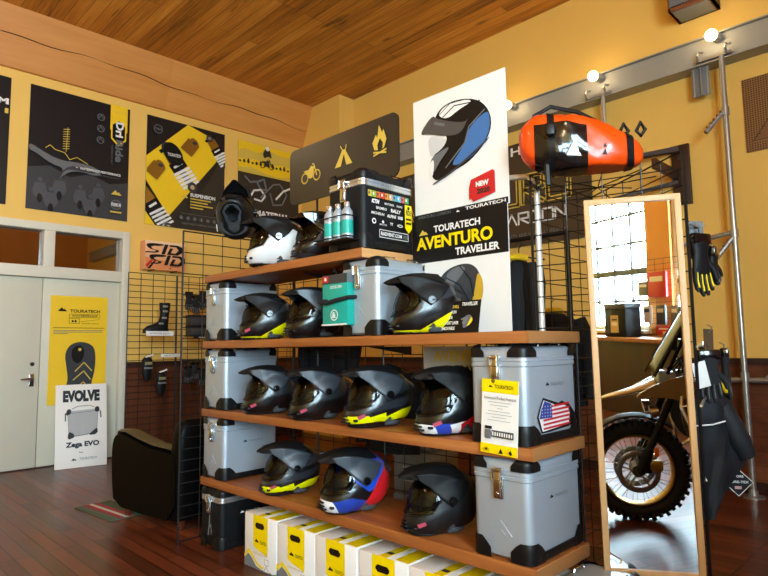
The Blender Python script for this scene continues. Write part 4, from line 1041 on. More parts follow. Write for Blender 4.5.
def shock(cx, cz, a, L, w):
    """coil-over drawn along direction a"""
    d = V((math.cos(a), math.sin(a))); n = V((-d.y, d.x))
    def q(t, s): p = V((cx*P.w, cz*P.h))+d*t+n*s; return (p.x/P.w, p.y/P.h)
    P.poly([q(-L*.5, -w*.35), q(-L*.5, w*.35), q(-L*.15, w*.42), q(-L*.15, -w*.42)], M_goldm)
    P.poly([q(-L*.52, -w*.5), q(-L*.52, w*.5), q(-L*.44, w*.5), q(-L*.44, -w*.5)], M_black)
    P.poly([q(-L*.15, -w*.5), q(-L*.15, w*.5), q(L*.06, w*.5), q(L*.06, -w*.5)], M_black)
    P.text('TOURATECH', *[0]*0, **{}) if False else None
    P.poly([q(-L*.08, -w*.3), q(-L*.08, w*.3), q(-L*.03, w*.3), q(-L*.03, -w*.3)], M_white)
    P.poly([q(L*.06, -w*.22), q(L*.06, w*.22), q(L*.5, w*.22), q(L*.5, -w*.22)], M_mgrey)
    for k in range(5):
        t = L*(.08+.085*k); P.line([q(t, -w*.52), q(t+L*.03, w*.52)], w*.15, M_white)
    for s in (-1, 1): P.circ(*q(L*.5*s, 0), w*.3, M_dgrey); P.circ(*q(L*.5*s, 0), w*.14, M_rim)
shock(.40, .57, R(-52), .62, .24); shock(.90, .80, R(-52), .44, .17); shock(.10, .16, R(-52), .62, .2)
for q in ((.52, .78), (.10, .50)):
    u, v = q; P.poly([(u-.12, v-.02), (u-.02, v+.09), (u+.12, v+.03), (u+.02, v-.09)], M_goldm); P.circ(u+.06, v+.05, .08, M_goldm, .05, a=R(-52)); P.circ(u+.06, v+.05, .035, M_dgrey, .025)
P.circ(.31, .68, .17, M_black, .12, a=R(-52)); P.text('TOURATECH', .24, .655, .40, .685, M_white, .02)
P.circ(.12, .88, .06, M_mgrey); P.circ(.12, .88, .052, M_poster); P.text('PREMIUM', .085, .87, .155, .89, M_mgrey, .01)
P.tri(.46, .29, .05, M_gold); P.text('SUSPENSION', .53, .31, .86, .345, M_white, .04)
for k, w_ in enumerate((.80, .76, .83, .70)): P.rect(.53, .285-k*.028, w_, .297-k*.028, M_gold)
P.rect(.42, .14, .96, .143, M_mgrey)
for k in range(7): P.circ(.42+k*.085, .10, .026, M_mgrey); P.circ(.42+k*.085, .10, .018, M_brownp); P.circ(.42+k*.085, .10, .006, M_white)
P.text('ADJUSTABLE DAMPING SYSTEMS', .42, .035, .88, .055, M_mgrey, .01)
P.finish(p2)
p3, P = wallpanel('wall_poster', 'poster with yellow rider photo above frame parts and MATERIAL lettering', 4.472, 2.935, 1.10, 1.46, M_brownp, group=GP)
P.rect(0, .675, 1, 1, M_yel2); P.poly(cha([(0, .90), (.1, .93), (.3, .90), (.5, .97), (.7, .92), (1, .96), (1, .80), (.7, .84), (.5, .80), (.25, .84), (0, .80)]), M_gold)
for k in range(16): P.poly(cha([(k*.065, .79), (k*.065+.03, .80+.02*(k % 3)), (k*.065+.05, .79), (k*.065+.03, .77)], 1), M_brownp)
P.poly([(0, .72), (.2, .74), (.45, .70), (.6, .69), (1, .73), (1, .675), (0, .675)], M_gold)
bike_mark(P, .45, .79, .13, M_brownp); P.poly(cha([(.40, .86), (.47, .90), (.53, .87), (.50, .97), (.43, .98), (.38, .92)], 1), M_brownp); P.circ(.455, .975, .035, M_white)
P.line([(.10, .63), (.18, .58), (.28, .60), (.35, .52), (.44, .53), (.40, .64), (.30, .60)], .03, M_mgrey); P.line([(.18, .42), (.24, .50), (.35, .52), (.42, .46), (.36, .40), (.25, .41)], .028, M_white)
P.line([(.35, .44), (.55, .60), (.66, .62), (.78, .52), (.70, .40), (.55, .38), (.50, .50)], .024, M_mgrey); P.line([(.6, .45), (.72, .55), (.85, .60)], .03, M_white)
P.text('MATERIAL', .26, .235, .82, .30, M_white, .05); P.text('TOP QUALITY', .26, .16, .72, .215, M_white, .01)
for k in range(3): P.rect(.26, .12-k*.03, .62+.05*k, .128-k*.03, M_mgrey)
P.finish(p3)
# paper poster on the door
a = onwall(52, 295); b_ = onwall(47, 406); ypz0 = b_.z; ypz1 = 1.952
yp, P = wallpanel('door_poster', 'yellow paper poster with black seat drawing taped on the door', 2.055, ypz0, .637, ypz1-ypz0, M_yel2, -.024, thick=.002)
P.tri(.20, .855, .05, M_black); P.text('TOURATECH', .33, .845, .86, .875, M_black, .03); P.line([(.32, .80), (.86, .80), (.86, .83), (.32, .83)], .004, M_black, True); P.text('WATERPROOF', .36, .806, .82, .824, M_black, .02)
P.line([(.32, .745), (.50, .745), (.50, .79), (.32, .79)], .004, M_black, True); P.circ(.38, .765, .013, M_black); P.circ(.43, .765, .013, M_black); P.line([(.52, .76), (.86, .785)], .003, M_black); P.text('handmade in Germany', .54, .735, .84, .75, M_black, 0)
P.rect(.05, .70, .95, .704, M_black)
for k in range(3): P.rect(.06, .675-k*.014, (.93, .90, .3)[k], .68-k*.014, M_mgrey)
P.poly(cha([(.34, .545), (.50, .575), (.68, .56), (.80, .50), (.80, .30), (.72, .16), (.88, .04), (.70, .0), (.30, .02), (.22, .10), (.34, .20), (.30, .34), (.26, .46)]), M_dgrey)
P.poly(cha([(.38, .52), (.55, .55), (.62, .46), (.52, .36), (.38, .40)]), M_black); P.circ(.52, .50, .018, M_gold)
for q in (((.45, .30), (.6, .38), (.74, .30)), ((.42, .22), (.6, .30), (.72, .22)), ((.42, .12), (.6, .2), (.74, .1)), ((.38, .05), (.6, .1), (.8, .04))): P.line(q, .012, M_gold)
P.finish(yp)
# leaning board
ev = thing('leaning_board', 'white board with silver case picture leaning on the doors', 'display board', (-7.275, 2.075, .003), (R(-11.5), 0, R(80)))
ew, eh = .53, .93
MB().box((ew/2, .006, eh/2), (ew, .012, eh), bev=.001).build('panel', M_white, ev)
P = Print(ew, eh)
P.text('EVOLVE', .14, .785, .86, .93, M_black, .07); P.text('Zega EVO', .20, .225, .85, .305, M_black, .05); P.text('by', .46, .165, .54, .185, M_black, .02); P.tri(.36, .085, .028, M_black); P.text('TOURATECH', .46, .085, .80, .115, M_mgrey, .01)
P.poly([(.23, .64), (.83, .66), (.80, .39), (.26, .36)], M_mgrey); P.poly([(.24, .63), (.82, .65), (.79, .40), (.27, .37)], mat('print_silver', 'A8A8A8', .5)); P.poly([(.22, .62), (.84, .645), (.84, .69), (.22, .675)], mat('print_silver', 'A8A8A8', .5)); P.line([(.22, .645), (.84, .665)], .004, M_dgrey)
for q in ([(.19, .62), (.30, .64), (.30, .70), (.22, .70)], [(.76, .65), (.86, .65), (.84, .72), (.76, .71)], [(.23, .33), (.38, .36), (.34, .41), (.25, .43)], [(.62, .37), (.82, .38), (.81, .46), (.74, .43)]): P.poly(cha(q, 1), M_black)
P.line([(.19, .65), (.19, .56)], .012, M_dgrey); P.line([(.87, .66), (.88, .58)], .012, M_dgrey)
P.line([(.32, .70), (.42, .73), (.66, .735), (.74, .71)], .006, M_dgrey)
P.finish(ev)
# grid panels along the left wall
GXW = -7.12
def gy(px): return onwall(px, 300, GXW-WX).y
GY = gy(128)
gw = thing('wire_grid_stand', 'black wire grid display holding boot and knee guards behind the armchair', 'grid stand', (GXW, GY, 0))
for k in range(4):
    g = MB(); grid_panel(g, .60, 2.13, Matrix.Translation((0, .0+k*.612, .10)) @ Matrix.Rotation(PI/2, 4, 'Z'), r=.0045, re=.006); g.build('grid_panel', M_wire, gw)
for y in (.0, 1.2, 2.4): MB().box((0, y, .05), (.42, .03, .03), bev=.003).box((0, y, .085), (.03, .03, .04)).build('foot', M_wire, gw)
# boot box on top of the grid against the wall
sb = thing('boot_box', 'orange and white boot box with slanted black lettering above the wire grid', 'boot box', (WX+.02, onwall(144.5, 255, .16).y, 2.325), (0, 0, 0))
MB().box((.08, .265, .185), (.16, .53, .37), bev=.004).build('box_body', mat('box_peach', 'E8A878', .5), sb)
P = Print(.53, .37)
P.poly([(0, 0), (1, 0), (1, .32), (.6, .30), (.3, .36), (0, .42)], mat('box_orange', 'E08A54', .5)); P.rect(0, .9, 1, 1, mat('box_pale', 'F0C8A0', .5))
def sidi(u, v, k):
    u -= .02
    P.poly(cha([(u, v+.0*k), (u+.05, v+.06*k), (u+.26, v+.06*k), (u+.36, v+.28*k), (u+.16, v+.36*k), (u+.12, v+.62*k), (u+.42, v+.70*k), (u+.46, v+.86*k), (u+.12, v+.86*k), (u-.0, v+.72*k), (u+.06, v+.40*k), (u+.26, v+.26*k), (u+.22, v+.16*k), (u-.02, v+.14*k)], 1), M_black)
    P.poly([(u+.38, v), (u+.47, v), (u+.56, v+.86*k), (u+.47, v+.86*k)], M_black)
    P.poly([(u+.52, v), (u+.80, v), (u+.93, v+.3*k), (u+.92, v+.7*k), (u+.80, v+.86*k), (u+.60, v+.86*k), (u+.58, v+.70*k), (u+.76, v+.70*k), (u+.82, v+.45*k), (u+.74, v+.16*k), (u+.62, v+.16*k), (u+.68, v+.56*k), (u+.60, v+.56*k)], M_black)
sidi(.03, .55, .42); sidi(.10, .17, .42)
P.poly([(0, .12), (.14, .34), (.2, .34), (.06, .06)], M_red); P.poly([(.05, .02), (.24, .34), (.28, .34), (.12, .02)], M_black); P.text('RACING', .62, .12, .85, .17, M_black, .02); P.poly([(.58, .05), (.66, .05), (.62, .09)], M_black)
for o in P.finish(sb): o.location = (.16, 0, 0); o.rotation_euler = (0, 0, PI/2)
for y in (.12, .42): MB().box((.07, y, -.006), (.18, .02, .012)).build('wall_bracket', M_wire, sb)
# boot on a small ledge
bl = thing('boot_ledge', 'small white-fronted ledge on the wire grid carrying the tall boot', 'ledge', (GXW+.012, gy(143), onwall(150, 336, GXW-WX).z+.04))
MB().box((.06, .16, .0), (.12, .34, .012), bev=.002).build('shelf', M_black, bl)
P = Print(.34, .055); P.rect(0, 0, 1, 1, M_white); P.text('ADVENTURE BOOTS', .12, .3, .85, .7, M_mgrey, .01)
for o in P.finish(bl, 'price_strip'): o.location = (.124, -.01, -.04); o.rotation_euler = (0, 0, PI/2)
bo = thing('riding_boot', 'tall black riding boot standing on the ledge of the wire grid', 'boot', (GXW+.075, gy(143)+.235, onwall(150, 336, GXW-WX).z+.047), 0)
m = MB(); rings = []
for z, yc, ry, rx in ((.0, -.10, .155, .048), (.03, -.10, .155, .052), (.07, -.08, .13, .05), (.10, -.035, .085, .048), (.13, -.01, .062, .046), (.18, .0, .052, .046), (.25, .005, .058, .052), (.33, .005, .066, .058), (.355, .005, .066, .058)):
    rings.append([V((rx*math.cos(q*2*PI/24), yc+ry*math.sin(q*2*PI/24), z)) for q in range(24)])
m.loft(rings); m.build('boot_upper', M_matt, bo, smooth=60)
m = MB(); m.loft([[V((.056*math.cos(q*2*PI/24), -.10+.162*math.sin(q*2*PI/24), z)) for q in range(24)] for z in (.0, .022)]); m.build('sole', M_black, bo)
for z, yc in ((.10, -.06), (.17, -.02), (.25, -.01), (.31, -.01)):
    MB().box((.052, yc, z), (.012, .06, .022), bev=.003).build('buckle', M_steel, bo)
# shoes / gloves hanging
def glove(name, label, loc, rot, L=.27, m1=M_fabric, m2=M_yellow, group=None, stripes=True):
    t = thing(name, label, 'glove', loc, rot, group)
    p = MB(); p.loft([[V((w/2*math.copysign(abs(math.cos(a))**.8, math.cos(a)), d/2*math.sin(a), z*L)) for a in [2*PI*q/20 for q in range(20)]] for z, w, d in ((0, .095, .04), (-.12, .10, .045), (-.28, .075, .038), (-.36, .085, .036), (-.58, .098, .034), (-.62, .09, .028))])
    p.build('palm', m1, t, smooth=60)
    for k, (x, l) in enumerate(((-.036, .30), (-.012, .37), (.012, .35), (.036, .27))):
        f = MB(); z0 = -.58*L; f.tube([(x, 0, z0+.02), (x*1.1, -.004, z0-l*L*.45), (x*1.12, -.012, z0-l*L*.85), (x*1.12, -.018, z0-l*L)], [.0125, .012, .0108, .006], 10)
        fo = f.build('finger', m1, t, smooth=60)
        if stripes: MB().tube([(x*1.0, -.011, z0+.0), (x*1.1, -.015, z0-l*L*.45), (x*1.12, -.022, z0-l*L*.8)], .0035, 6).build('finger_stripe', m2, fo)
    f = MB(); f.tube([(.035, 0, -.40*L), (.062, -.008, -.52*L), (.07, -.014, -.66*L), (.068, -.016, -.70*L)], [.015, .014, .012, .007], 10); f.build('thumb', m1, t, smooth=60)
    c = MB(); c.box((0, 0, -.05*L), (.10, .044, .05), bev=.01); c.build('cuff', M_blackgl, t)
    MB().tube([(0, 0, -.01), (0, 0, .03), (.0, .02, .04)], .0025, 6).build('hang_loop', M_wire, t)
    return t
def guard(label, y, z, grp):
    t = thing('knee_guard', label, 'protector', (GXW+.03, y, z), (0, 0, PI/2), grp)
    m = MB(); m.loft([[V((w/2*math.cos(a), d/2*math.sin(a)-.02, zz_)) for a in [2*PI*q/20 for q in range(20)]] for zz_, w, d in ((.0, .07, .04), (-.03, .12, .08), (-.10, .13, .09), (-.18, .12, .07), (-.25, .09, .05), (-.29, .04, .03))]); m.build('shell', M_matt, t, smooth=60)
    MB().box((0, -.063, -.075), (.085, .012, .035), bev=.004).build('label_patch', mat('olive_patch', '7A7A50', .6), t)
    MB().box((0, -.058, -.13), (.10, .014, .022), bev=.004).build('strap', M_mgrey, t)
    MB().tube([(-.03, -.04, .0), (.02, -.05, .015), (.06, -.05, .03)], .010, 6).build('top_strap', M_white, t)
    MB().tube([(0, .0, .0), (0, .03, .02)], .003, 6).build('hook', M_wire, t)
guard('black knee guard hooked on the wire grid, nearer to the door frame', gy(147), 1.215, 'knee guards on the wire grid')
guard('black knee guard hooked on the wire grid, further from the door frame', gy(161), 1.03, 'knee guards on the wire grid')
tg = thing('price_tag', 'small white shelf tag on the wire grid near the knee guards', 'price tag', (GXW+.012, gy(163), onwall(170, 357, GXW-WX).z), (0, 0, PI/2))
MB().box((.12, 0, .02), (.27, .004, .04), bev=.001).build('card', M_white, tg)
P = Print(.2, .02); P.text('KNEE PROTECTORS', 0, 0, 1, 1, M_mgrey, 0)
for o in P.finish(tg): o.location = (.02, -.003, .01)
P = None
MB
# helmet-like boxes further along the grid
GS = 'black shoe boxes on the wire grid ledge'
sb1 = thing('shoe_box', 'upper of two dark boxes stacked on the grid ledge', 'box', (GXW+.02, gy(185), 1.60), (0, 0, PI/2), GS)
MB().box((.15, -.09, .06), (.30, .16, .12), bev=.004).build('box_body', M_dgrey, sb1); MB().box((.15, -.09, .115), (.306, .166, .03), bev=.004).build('lid', M_matt, sb1)
sb2 = dup(sb1, (GXW+.02, gy(185), 1.475), (0, 0, PI/2), 'lower of two dark boxes stacked on the grid ledge')
lg = thing('grid_ledge', 'black ledge on the wire grid under two dark boxes', 'ledge', (GXW+.012, gy(183), 1.462))
MB().box((.09, .24, .005), (.18, .46, .01), bev=.002).build('shelf', M_black, lg); P = Print(.24, .03); P.rect(0, 0, 1, 1, M_black); P.text('ENDURO', .3, .2, .95, .8, M_white, .02)
for o in P.finish(lg, 'front_strip'): o.location = (.184, .05, -.03); o.rotation_euler = (0, 0, PI/2)
for k, (y, z, col, lb) in enumerate(((gy(187), 2.02, M_fabric, 'black glove hanging above the two dark boxes, nearest the boot'), (gy(194), 1.98, M_navy, 'dark blue glove hanging on the wire grid beside black ones'), (gy(201), 2.04, M_fabric, 'black glove hanging on the grid nearest the silver cases'), (gy(187), 1.10, M_fabric, 'black glove hanging low on the wire grid'), (gy(194), 1.14, M_navy, 'dark blue glove hanging low on the wire grid'), (gy(201), 1.06, M_fabric, 'black glove hanging low on the grid by the silver cases'))):
    glove('hanging_glove', lb, (GXW+.05, y, z), (0, 0, PI/2), .25, col, M_mgrey, 'gloves on the wire grid')

# ---------------------------------------------------------------- armchair and rug
ac_ = thing('armchair', 'black leather tub armchair standing behind the end of the shelf grid', 'armchair', (-4.60, 2.27, 0), R(12))
def side(sg):
    m = MB()
    # arm and side: outline in x,z, x-front at -; extruded in y with rounded shoulders
    out = [(-.38, .10), (-.415, .30), (-.425, .50), (-.415, .60), (-.375, .655), (-.30, .665), (-.20, .640), (-.05, .600), (.10, .572), (.30, .56), (.36, .54), (.36, .07), (.0, .075)]
    lv = [(.0, 1.0), (.015, 1.02), (.06, 1.035), (.10, 1.03), (.125, 1.0)]
    rings = []
    for d, sc_ in lv:
        y = sg*(.375-.005-d); rings.append([V((-.0+(x)*1, y, .07+(z-.07)*(1-.03*(abs(d-.06)/.06)**2))) for x, z in cha(out, 1)])
    m.loft(rings); return m
side(-1).build('side_panel', M_leather, ac_, smooth=50); side(1).build('side_panel', M_leather, ac_, smooth=50)
for sg in (-1, 1):
    m = MB(); m.loft([[V((x, sg*(.31)+w*.5*math.cos(a), z+.014*math.sin(a))) for a in [2*PI*q/12 for q in range(12)]] for x, z, w in ((-.39, .63, .08), (-.35, .665, .12), (-.25, .668, .13), (-.1, .63, .13), (.1, .59, .13), (.3, .575, .12))]); m.build('arm_top', M_leath2, ac_, smooth=60)
m = MB(); m.box((-.02, 0, .36), (.66, .50, .16), bev=.05, seg=4); m.build('seat_cushion', M_leather, ac_, smooth=60)
m = MB(); m.box((0, 0, .2), (.70, .52, .18), bev=.03, seg=3); m.build('seat_base', M_leather, ac_, smooth=60)
m = MB(); rings = []
for z, x0, x1, hw in ((.07, .25, .40, .345), (.3, .26, .42, .36), (.55, .26, .43, .365), (.68, .27, .435, .36), (.76, .29, .43, .335), (.785, .325, .41, .30)):
    rings.append([V((p.x*(x1-x0)+(x0+x1)/2, p.y*2*hw, z)) for p in rr(1, 1, .28, 5)])
m.loft(rings); m.build('backrest', M_leather, ac_, smooth=60)
for x, y in ((-.32, -.28), (-.32, .28), (.32, -.28), (.32, .28)):
    MB().loft([rr(.035, .035, .006, 3, 0), rr(.055, .055, .008, 3, .09)], M=Matrix.Translation((x, y, 0))).build('foot', mat('stained_foot', '5A2814', .4), ac_)
rg = thing('striped_rug', 'small green rug with red and white stripes on the floor beside the armchair', 'rug', (-5.12, 1.89, .0), R(6))
m = MB(); m.box((0, 0, .004), (.62, .30, .008), 0, bev=.002)
for y, w, i in ((-.02, .03, 2), (-.055, .035, 1), (.02, .03, 1), (-.10, .02, 3)): m.box((0, y, .0085), (.62, w, .001), i)
m.build('rug_weave', [mat('rug_green', '4A5A44', .95, noise=.2, scale=200), mat('rug_red', 'A0283C', .95, noise=.2, scale=200), mat('rug_white', 'C8BEB0', .95, noise=.2, scale=200), mat('rug_grey', '6A5E58', .95, noise=.2, scale=200)], rg)

for k, (y, z) in enumerate(((2.25, 3.0), (3.0, 3.05))):  # globes added behind the glass to imitate shop lamps reflected in the transom
    o = thing('lamp_reflection_globe', ('added warm globe imitating a lamp reflection in the transom, nearer the yellow door poster', 'added warm globe imitating a lamp reflection in the transom, nearer the corner')[k], 'lamp', (WX-.8, y, z), 0, 'added globes imitating lamp reflections in the transom')
    MB().ball((0, 0, 0), .05, 16).build('globe', M_bulb, o); MB().cyl((0, 0, .04), (0, 0, 3.25-z), .006, seg=6).build('cord', M_black, o)
# ---------------------------------------------------------------- back wall: steel beam, lamps, banner, pipes
bb = MB(); bb.box((-1.9, DY-.07, 3.96), (9.0, .14, .24), 0)
bb.box((-1.9, DY-.09, 4.085), (9.0, .18, .012), 0); bb.box((-1.9, DY-.09, 3.835), (9.0, .18, .012), 0)
bo_ = bb.build('trim_8', M_beamgrey, smooth=0); structure(bo_)
LAMPS = []
GL = 'round glowing lamps along the top of the grey steel beam'
for k, (px, py) in enumerate(((507, 105), (593, 76), (711, 35))):
    p = onback(px, py, .26)
    if k == 0:
        l0 = thing('beam_lamp', 'x', 'lamp', p, 0, GL)
        MB().ball((0, 0, 0), .052, 20).build('glow_bulb', M_bulb, l0)
        m = MB(); m.cyl((0.0, .02, 0), (.03, .10, .0), .03, .045, 16); m.tube([(.03, .10, 0), (.05, .14, .02), (.05, .20, -.04), (.05, .2, -.10)], .010, 8); m.build('lamp_socket', M_steel, l0)
        o = l0
    else: o = dup(l0, p)
    o['label'] = ('round glowing lamp on the grey beam beside the tall helmet poster', 'round glowing lamp on the grey beam above the dry bag', 'round glowing lamp on the grey beam above the vertical pipe')[k]
    LAMPS.append(p+V((0, -.12, .06)))
for k, x in enumerate((-5.0, -6.2, -.2, 1.2)):
    pass
# banner under the beam
bx0, bx1, bz0, bz1 = -5.66, -2.80, 2.43, 3.66
bt_ = thing('wall_banner', 'wide brown banner with gold outlined and white lettering under the grey beam', 'banner', (bx0, DY-.03, bz0))
bw, bh = bx1-bx0, bz1-bz0
MB().box((bw/2, .004, bh/2), (bw, .008, bh)).build('banner_cloth', mat('banner_brown', '453420', .5), bt_)
P = Print(bw, bh)
def bu(px, py): q = onback(px, py, .03); return ((q.x-bx0)/bw, (q.z-bz0)/bh)
u0, v0 = bu(512, 158); u1, v1 = bu(600, 138)
P.text('HELMETS', u0-.005, v0+.01, u0+.30, v0+.095, M_white, .02)
P.text('URBAN', .02, .84, .24, .97, M_mgrey, .02)
def outline_text(body, a0, b0, a1, b1, m, w):
    # squared outline letters drawn with bars
    n = len(body); cw = (a1-a0)/n
    G = {'U': [(0, 1), (0, 0), (.8, 0), (.8, 1)], 'R': [(0, 0), (0, 1), (.8, 1), (.8, .5), (.1, .5), (.8, 0)], 'O': [(0, 0), (0, 1), (.8, 1), (.8, 0), (0, 0)], 'A': [(0, 0), (.4, 1), (.8, 0)], 'V': [(0, 1), (.4, 0), (.8, 1)],
         'E': [(.8, 1), (0, 1), (0, .5), (.6, .5), (0, .5), (0, 0), (.8, 0)], 'N': [(0, 0), (0, 1), (.8, 0), (.8, 1)], 'T': [(0, 1), (.8, 1), (.4, 1), (.4, 0)], 'C': [(.8, 1), (0, 1), (0, 0), (.8, 0)], 'B': [(0, 0), (0, 1), (.7, 1), (.7, .5), (0, .5), (.8, .5), (.8, 0), (0, 0)]}
    for i, ch in enumerate(body):
        P.line([(a0+cw*(i+x*1.02), b0+(b1-b0)*z) for x, z in G[ch]], w, m)
        if w > .03: P.line([(a0+cw*(i+x*1.02), b0+(b1-b0)*z) for x, z in G[ch]], w*.45, _m['banner_brown'])
ua, va = bu(500, 213); ub, vb = bu(574, 170)
cwid = (ub-ua)/3.0
outline_text('AVENTURO', ua-cwid*5, .40, ua+cwid*3, .66, M_gold, .055)
outline_text('CARBON', ua-cwid*.16, .21, ua+cwid*2.75, .315, M_white, .022)
P.text('ADVENTURE WITH VISION', ua-cwid*.3, .07, ua+cwid*2.7, .12, M_mgrey, .0)
P.finish(bt_)
# junction box, plaque, perforated panel
jb = thing('duct_box', 'grey open-fronted metal box high on the ochre wall near ceiling', 'duct box', (-1.66, DY-.30, 4.38))
m = MB(); m.box((0, .15, .015), (.36, .30, .03)); m.box((-.17, .15, .15), (.02, .30, .30)); m.box((.17, .15, .15), (.02, .30, .30)); m.box((0, .29, .15), (.36, .02, .30)); m.box((0, .15, .29), (.36, .30, .02)); m.build('casing', mat('duct_brown', '7A4A2C', .5), jb, smooth=0)
m = MB(); m.box((0, .15, -.004), (.30, .24, .006)); m.box((0, .0, .09), (.33, .01, .10)); m.build('grille_plate', M_mgrey, jb)
pq = thing('hanging_plate', 'grey metal plate hanging under the steel beam beside the vertical pipe', 'plate', (-1.655, DY-.12, 3.56), R(0))
m = MB(); m.box((0, 0, .135), (.15, .012, .27), bev=.002); m.build('plate', M_mgrey, pq); m = MB(); m.box((-.055, -.009, .135), (.012, .008, .27)); m.box((.06, -.009, .135), (.012, .008, .27)); m.box((.01, -.02, .135), (.006, .03, .27)); m.build('plate_fold', M_beamgrey, pq)
wf = thing('perforated_panel', 'brown perforated square panel with a mountain mark on the ochre wall', 'wall panel', (-1.355, DY-.013, 2.97))
ww = .72
m = MB(); m.box((ww/2, .006, .335), (ww, .012, .67)); m.build('panel', mat('perf_brown', '8C6236', .5), wf)
P = Print(ww, .67); y = -.002
for i in range(36):
    for j in range(34):
        a, b = (i+.5)/36, (j+.5)/34
        if .08 < a < .92 and .12 < b < .75 and abs(a-.5)*1.5 < .72-b+.02: continue
        P.mb.add([((a-.008)*ww, y, (b-.008)*.67), ((a+.008)*ww, y, (b-.008)*.67), ((a+.008)*ww, y, (b+.008)*.67), ((a-.008)*ww, y, (b+.008)*.67)], [(0, 1, 2, 3)], P.mi(M_dkwood))
P.poly([(.08, .14), (.5, .76), (.92, .14)], mat('perf_inlay', '7A5230', .5)); P.line([(.08, .14), (.5, .76), (.92, .14)], .006, M_dkwood, True)
P.finish(wf, 'perforation')
# wooden bracket frame
wb = thing('wooden_bracket', 'dark brown wooden wall bracket with sloping arm behind the grid tower', 'bracket', (-1.885, DY-.02, 2.60))
wz = .58
m = MB(); m.box((-.02, 0, wz/2), (.16, .04, wz), bev=.004); m.box((-.06, -.30, wz/2), (.04, .56, .09), M=None, bev=.003); m.build('upright', M_dkwood, wb)
m = MB(); m.tube([(-.03, -.02, wz-.04), (-.62, -.30, wz-.10)], .035, 4); m.tube([(-.05, -.02, .22), (-.62, -.30, .10)], .025, 4); m.build('sloping_arm', M_dkwood, wb)
MB().cyl((-.02, -.02, .45), (-.02, -.035, .45), .02).build('bolt', M_brownp, wb)
# vertical pipe with arms
pp_ = thing('vertical_pipe', 'galvanised floor-to-beam pipe with short peg arms in front of the ochre wall', 'pipe rack', (-1.46, DY-.17, 0))
m = MB(); m.cyl((0, 0, 0), (0, 0, 3.86), .024, seg=20); m.build('pole', M_steel, pp_)
m = MB(); m.lathe([(.085, .0), (.085, .012), (.04, .02), (.036, .06)]); m.build('floor_flange', M_steel, pp_)
def pipearm(pts, nm='peg_arm', pins=True):
    m = MB(); m.tube(pts, .022, 12); a, b = V(pts[0]), V(pts[-1])
    a_ = m.build(nm, M_steel, pp_)
    if pins:
        m = MB()
        for k in range(5): q = a.lerp(b, .2+k*.17); m.cyl(q+V((0, -.02, .01)), q+V((0, -.035, .015)), .009, seg=8)
        m.build('pin', M_chrome, a_)
pipearm([(0, 0, 3.36), (-.14, -.10, 3.16)]); pipearm([(0, 0, 2.22), (-.20, -.12, 1.93)]); pipearm([(0, 0, 2.25), (-.42, -.02, 2.19)], 'side_arm', False)
m = MB(); m.lathe([(.032, -.035), (.032, .035)]); 
for z in (3.34, 2.24, 1.0): MB().lathe([(.034, -.035), (.034, .035)], 16, M=Matrix.Translation((0, 0, z))).build('collar', M_steel, pp_)
m = MB(); m.box((-.06, .03, 3.87), (.30, .10, .03)); 
for x in (-.18, .05): m.tube([(x, -.03, 3.86), (x, -.06, 3.90), (x, -.03, 3.95), (x+.04, -.03, 3.93)], .012, 8)
m.build('beam_clamp', M_steel, pp_)
hp_ = thing('horizontal_pipe', 'galvanised horizontal pipe along the wainscot behind the mirror', 'pipe', (-2.75, DY-.12, .955))
MB().cyl((0, 0, 0), (3.2, 0, .03), .024, seg=16).build('pipe', M_steel, hp_)
for x in (.15, 1.45, 2.9): MB().cyl((x, 0, .002+x*.01), (x, .10, .002+x*.01), .02).lathe([(.045, .0), (.045, .012)], 16, M=Matrix.Translation((x, .095, .002+x*.01)) @ Matrix.Rotation(PI/2, 4, 'X')).build('wall_mount', M_steel, hp_)
p2_ = thing('short_pipe', 'short silver pipe hanging from the grey beam above the dry bag', 'pipe', (onback(603, 98, .17).x, DY-.17, 3.30))
MB().cyl((0, 0, 0), (0, 0, .55), .022).build('pipe', M_steel, p2_)
m = MB(); m.box((-.05, .03, .56), (.26, .1, .03))
for x in (-.16, .04): m.tube([(x, -.03, .55), (x, -.06, .59), (x, -.03, .64), (x+.04, -.03, .62)], .012, 8)
m.build('beam_clamp', M_steel, p2_)
# peg rail holding gloves and jackets at right of the mirror
ar = thing('garment_arm', 'thin steel arm off the grid tower holding gloves beside the mirror', 'hook arm', TB)
m = MB(); g0 = at(700, 232, 2.62)-TB
m.tube([(0, 0, g0.z+.02), (g0.x, g0.y, g0.z+.02), (g0.x+.02, g0.y+.01, g0.z+.035)], .004, 8); m.build('arm', M_steel, ar)
g1 = at(702, 346, 2.75)-TB
m = MB(); m.tube([(0, 0, g1.z), (g1.x*1.1, g1.y*1.1, g1.z), (g1.x*1.12, g1.y*1.12, g1.z+.02)], .005, 8); m.build('arm', M_steel, ar)
g2 = at(708, 405, 2.95)-TB
m = MB(); m.tube([(0, 0, g2.z+.05), (g2.x, g2.y, g2.z+.05), (g2.x*1.02, g2.y*1.02, g2.z+.07)], .006, 8); m.build('arm', M_steel, ar)
hc = thing('hang_card', 'grey backing card above the gloves beside the mirror', 'card', at(689, 240, 2.60), YAW+R(10))
MB().box((.035, .0, .0), (.075, .003, .17)).build('card', M_mgrey, hc); MB().cyl((.035, -.004, .075), (.035, .002, .075), .008, seg=12).build('eyelet', M_steel, hc)
glove('riding_glove', 'black riding glove with yellow fingers hanging beside the mirror', at(699, 236, 2.58), YAW+R(20), .28, M_matt, M_yellow, 'riding gloves hung beside the mirror')
glove('riding_glove', 'plain black riding glove partly behind the yellow-fingered one', at(712, 250, 2.68), YAW+R(50), .17, M_matt, M_dgrey, 'riding gloves hung beside the mirror')
glove('riding_glove', 'black glove with a white tag hanging above the dark jacket', at(708, 352, 2.80), YAW-R(10), .25, M_fabric, M_dgrey, 'black gloves above the dark jacket')
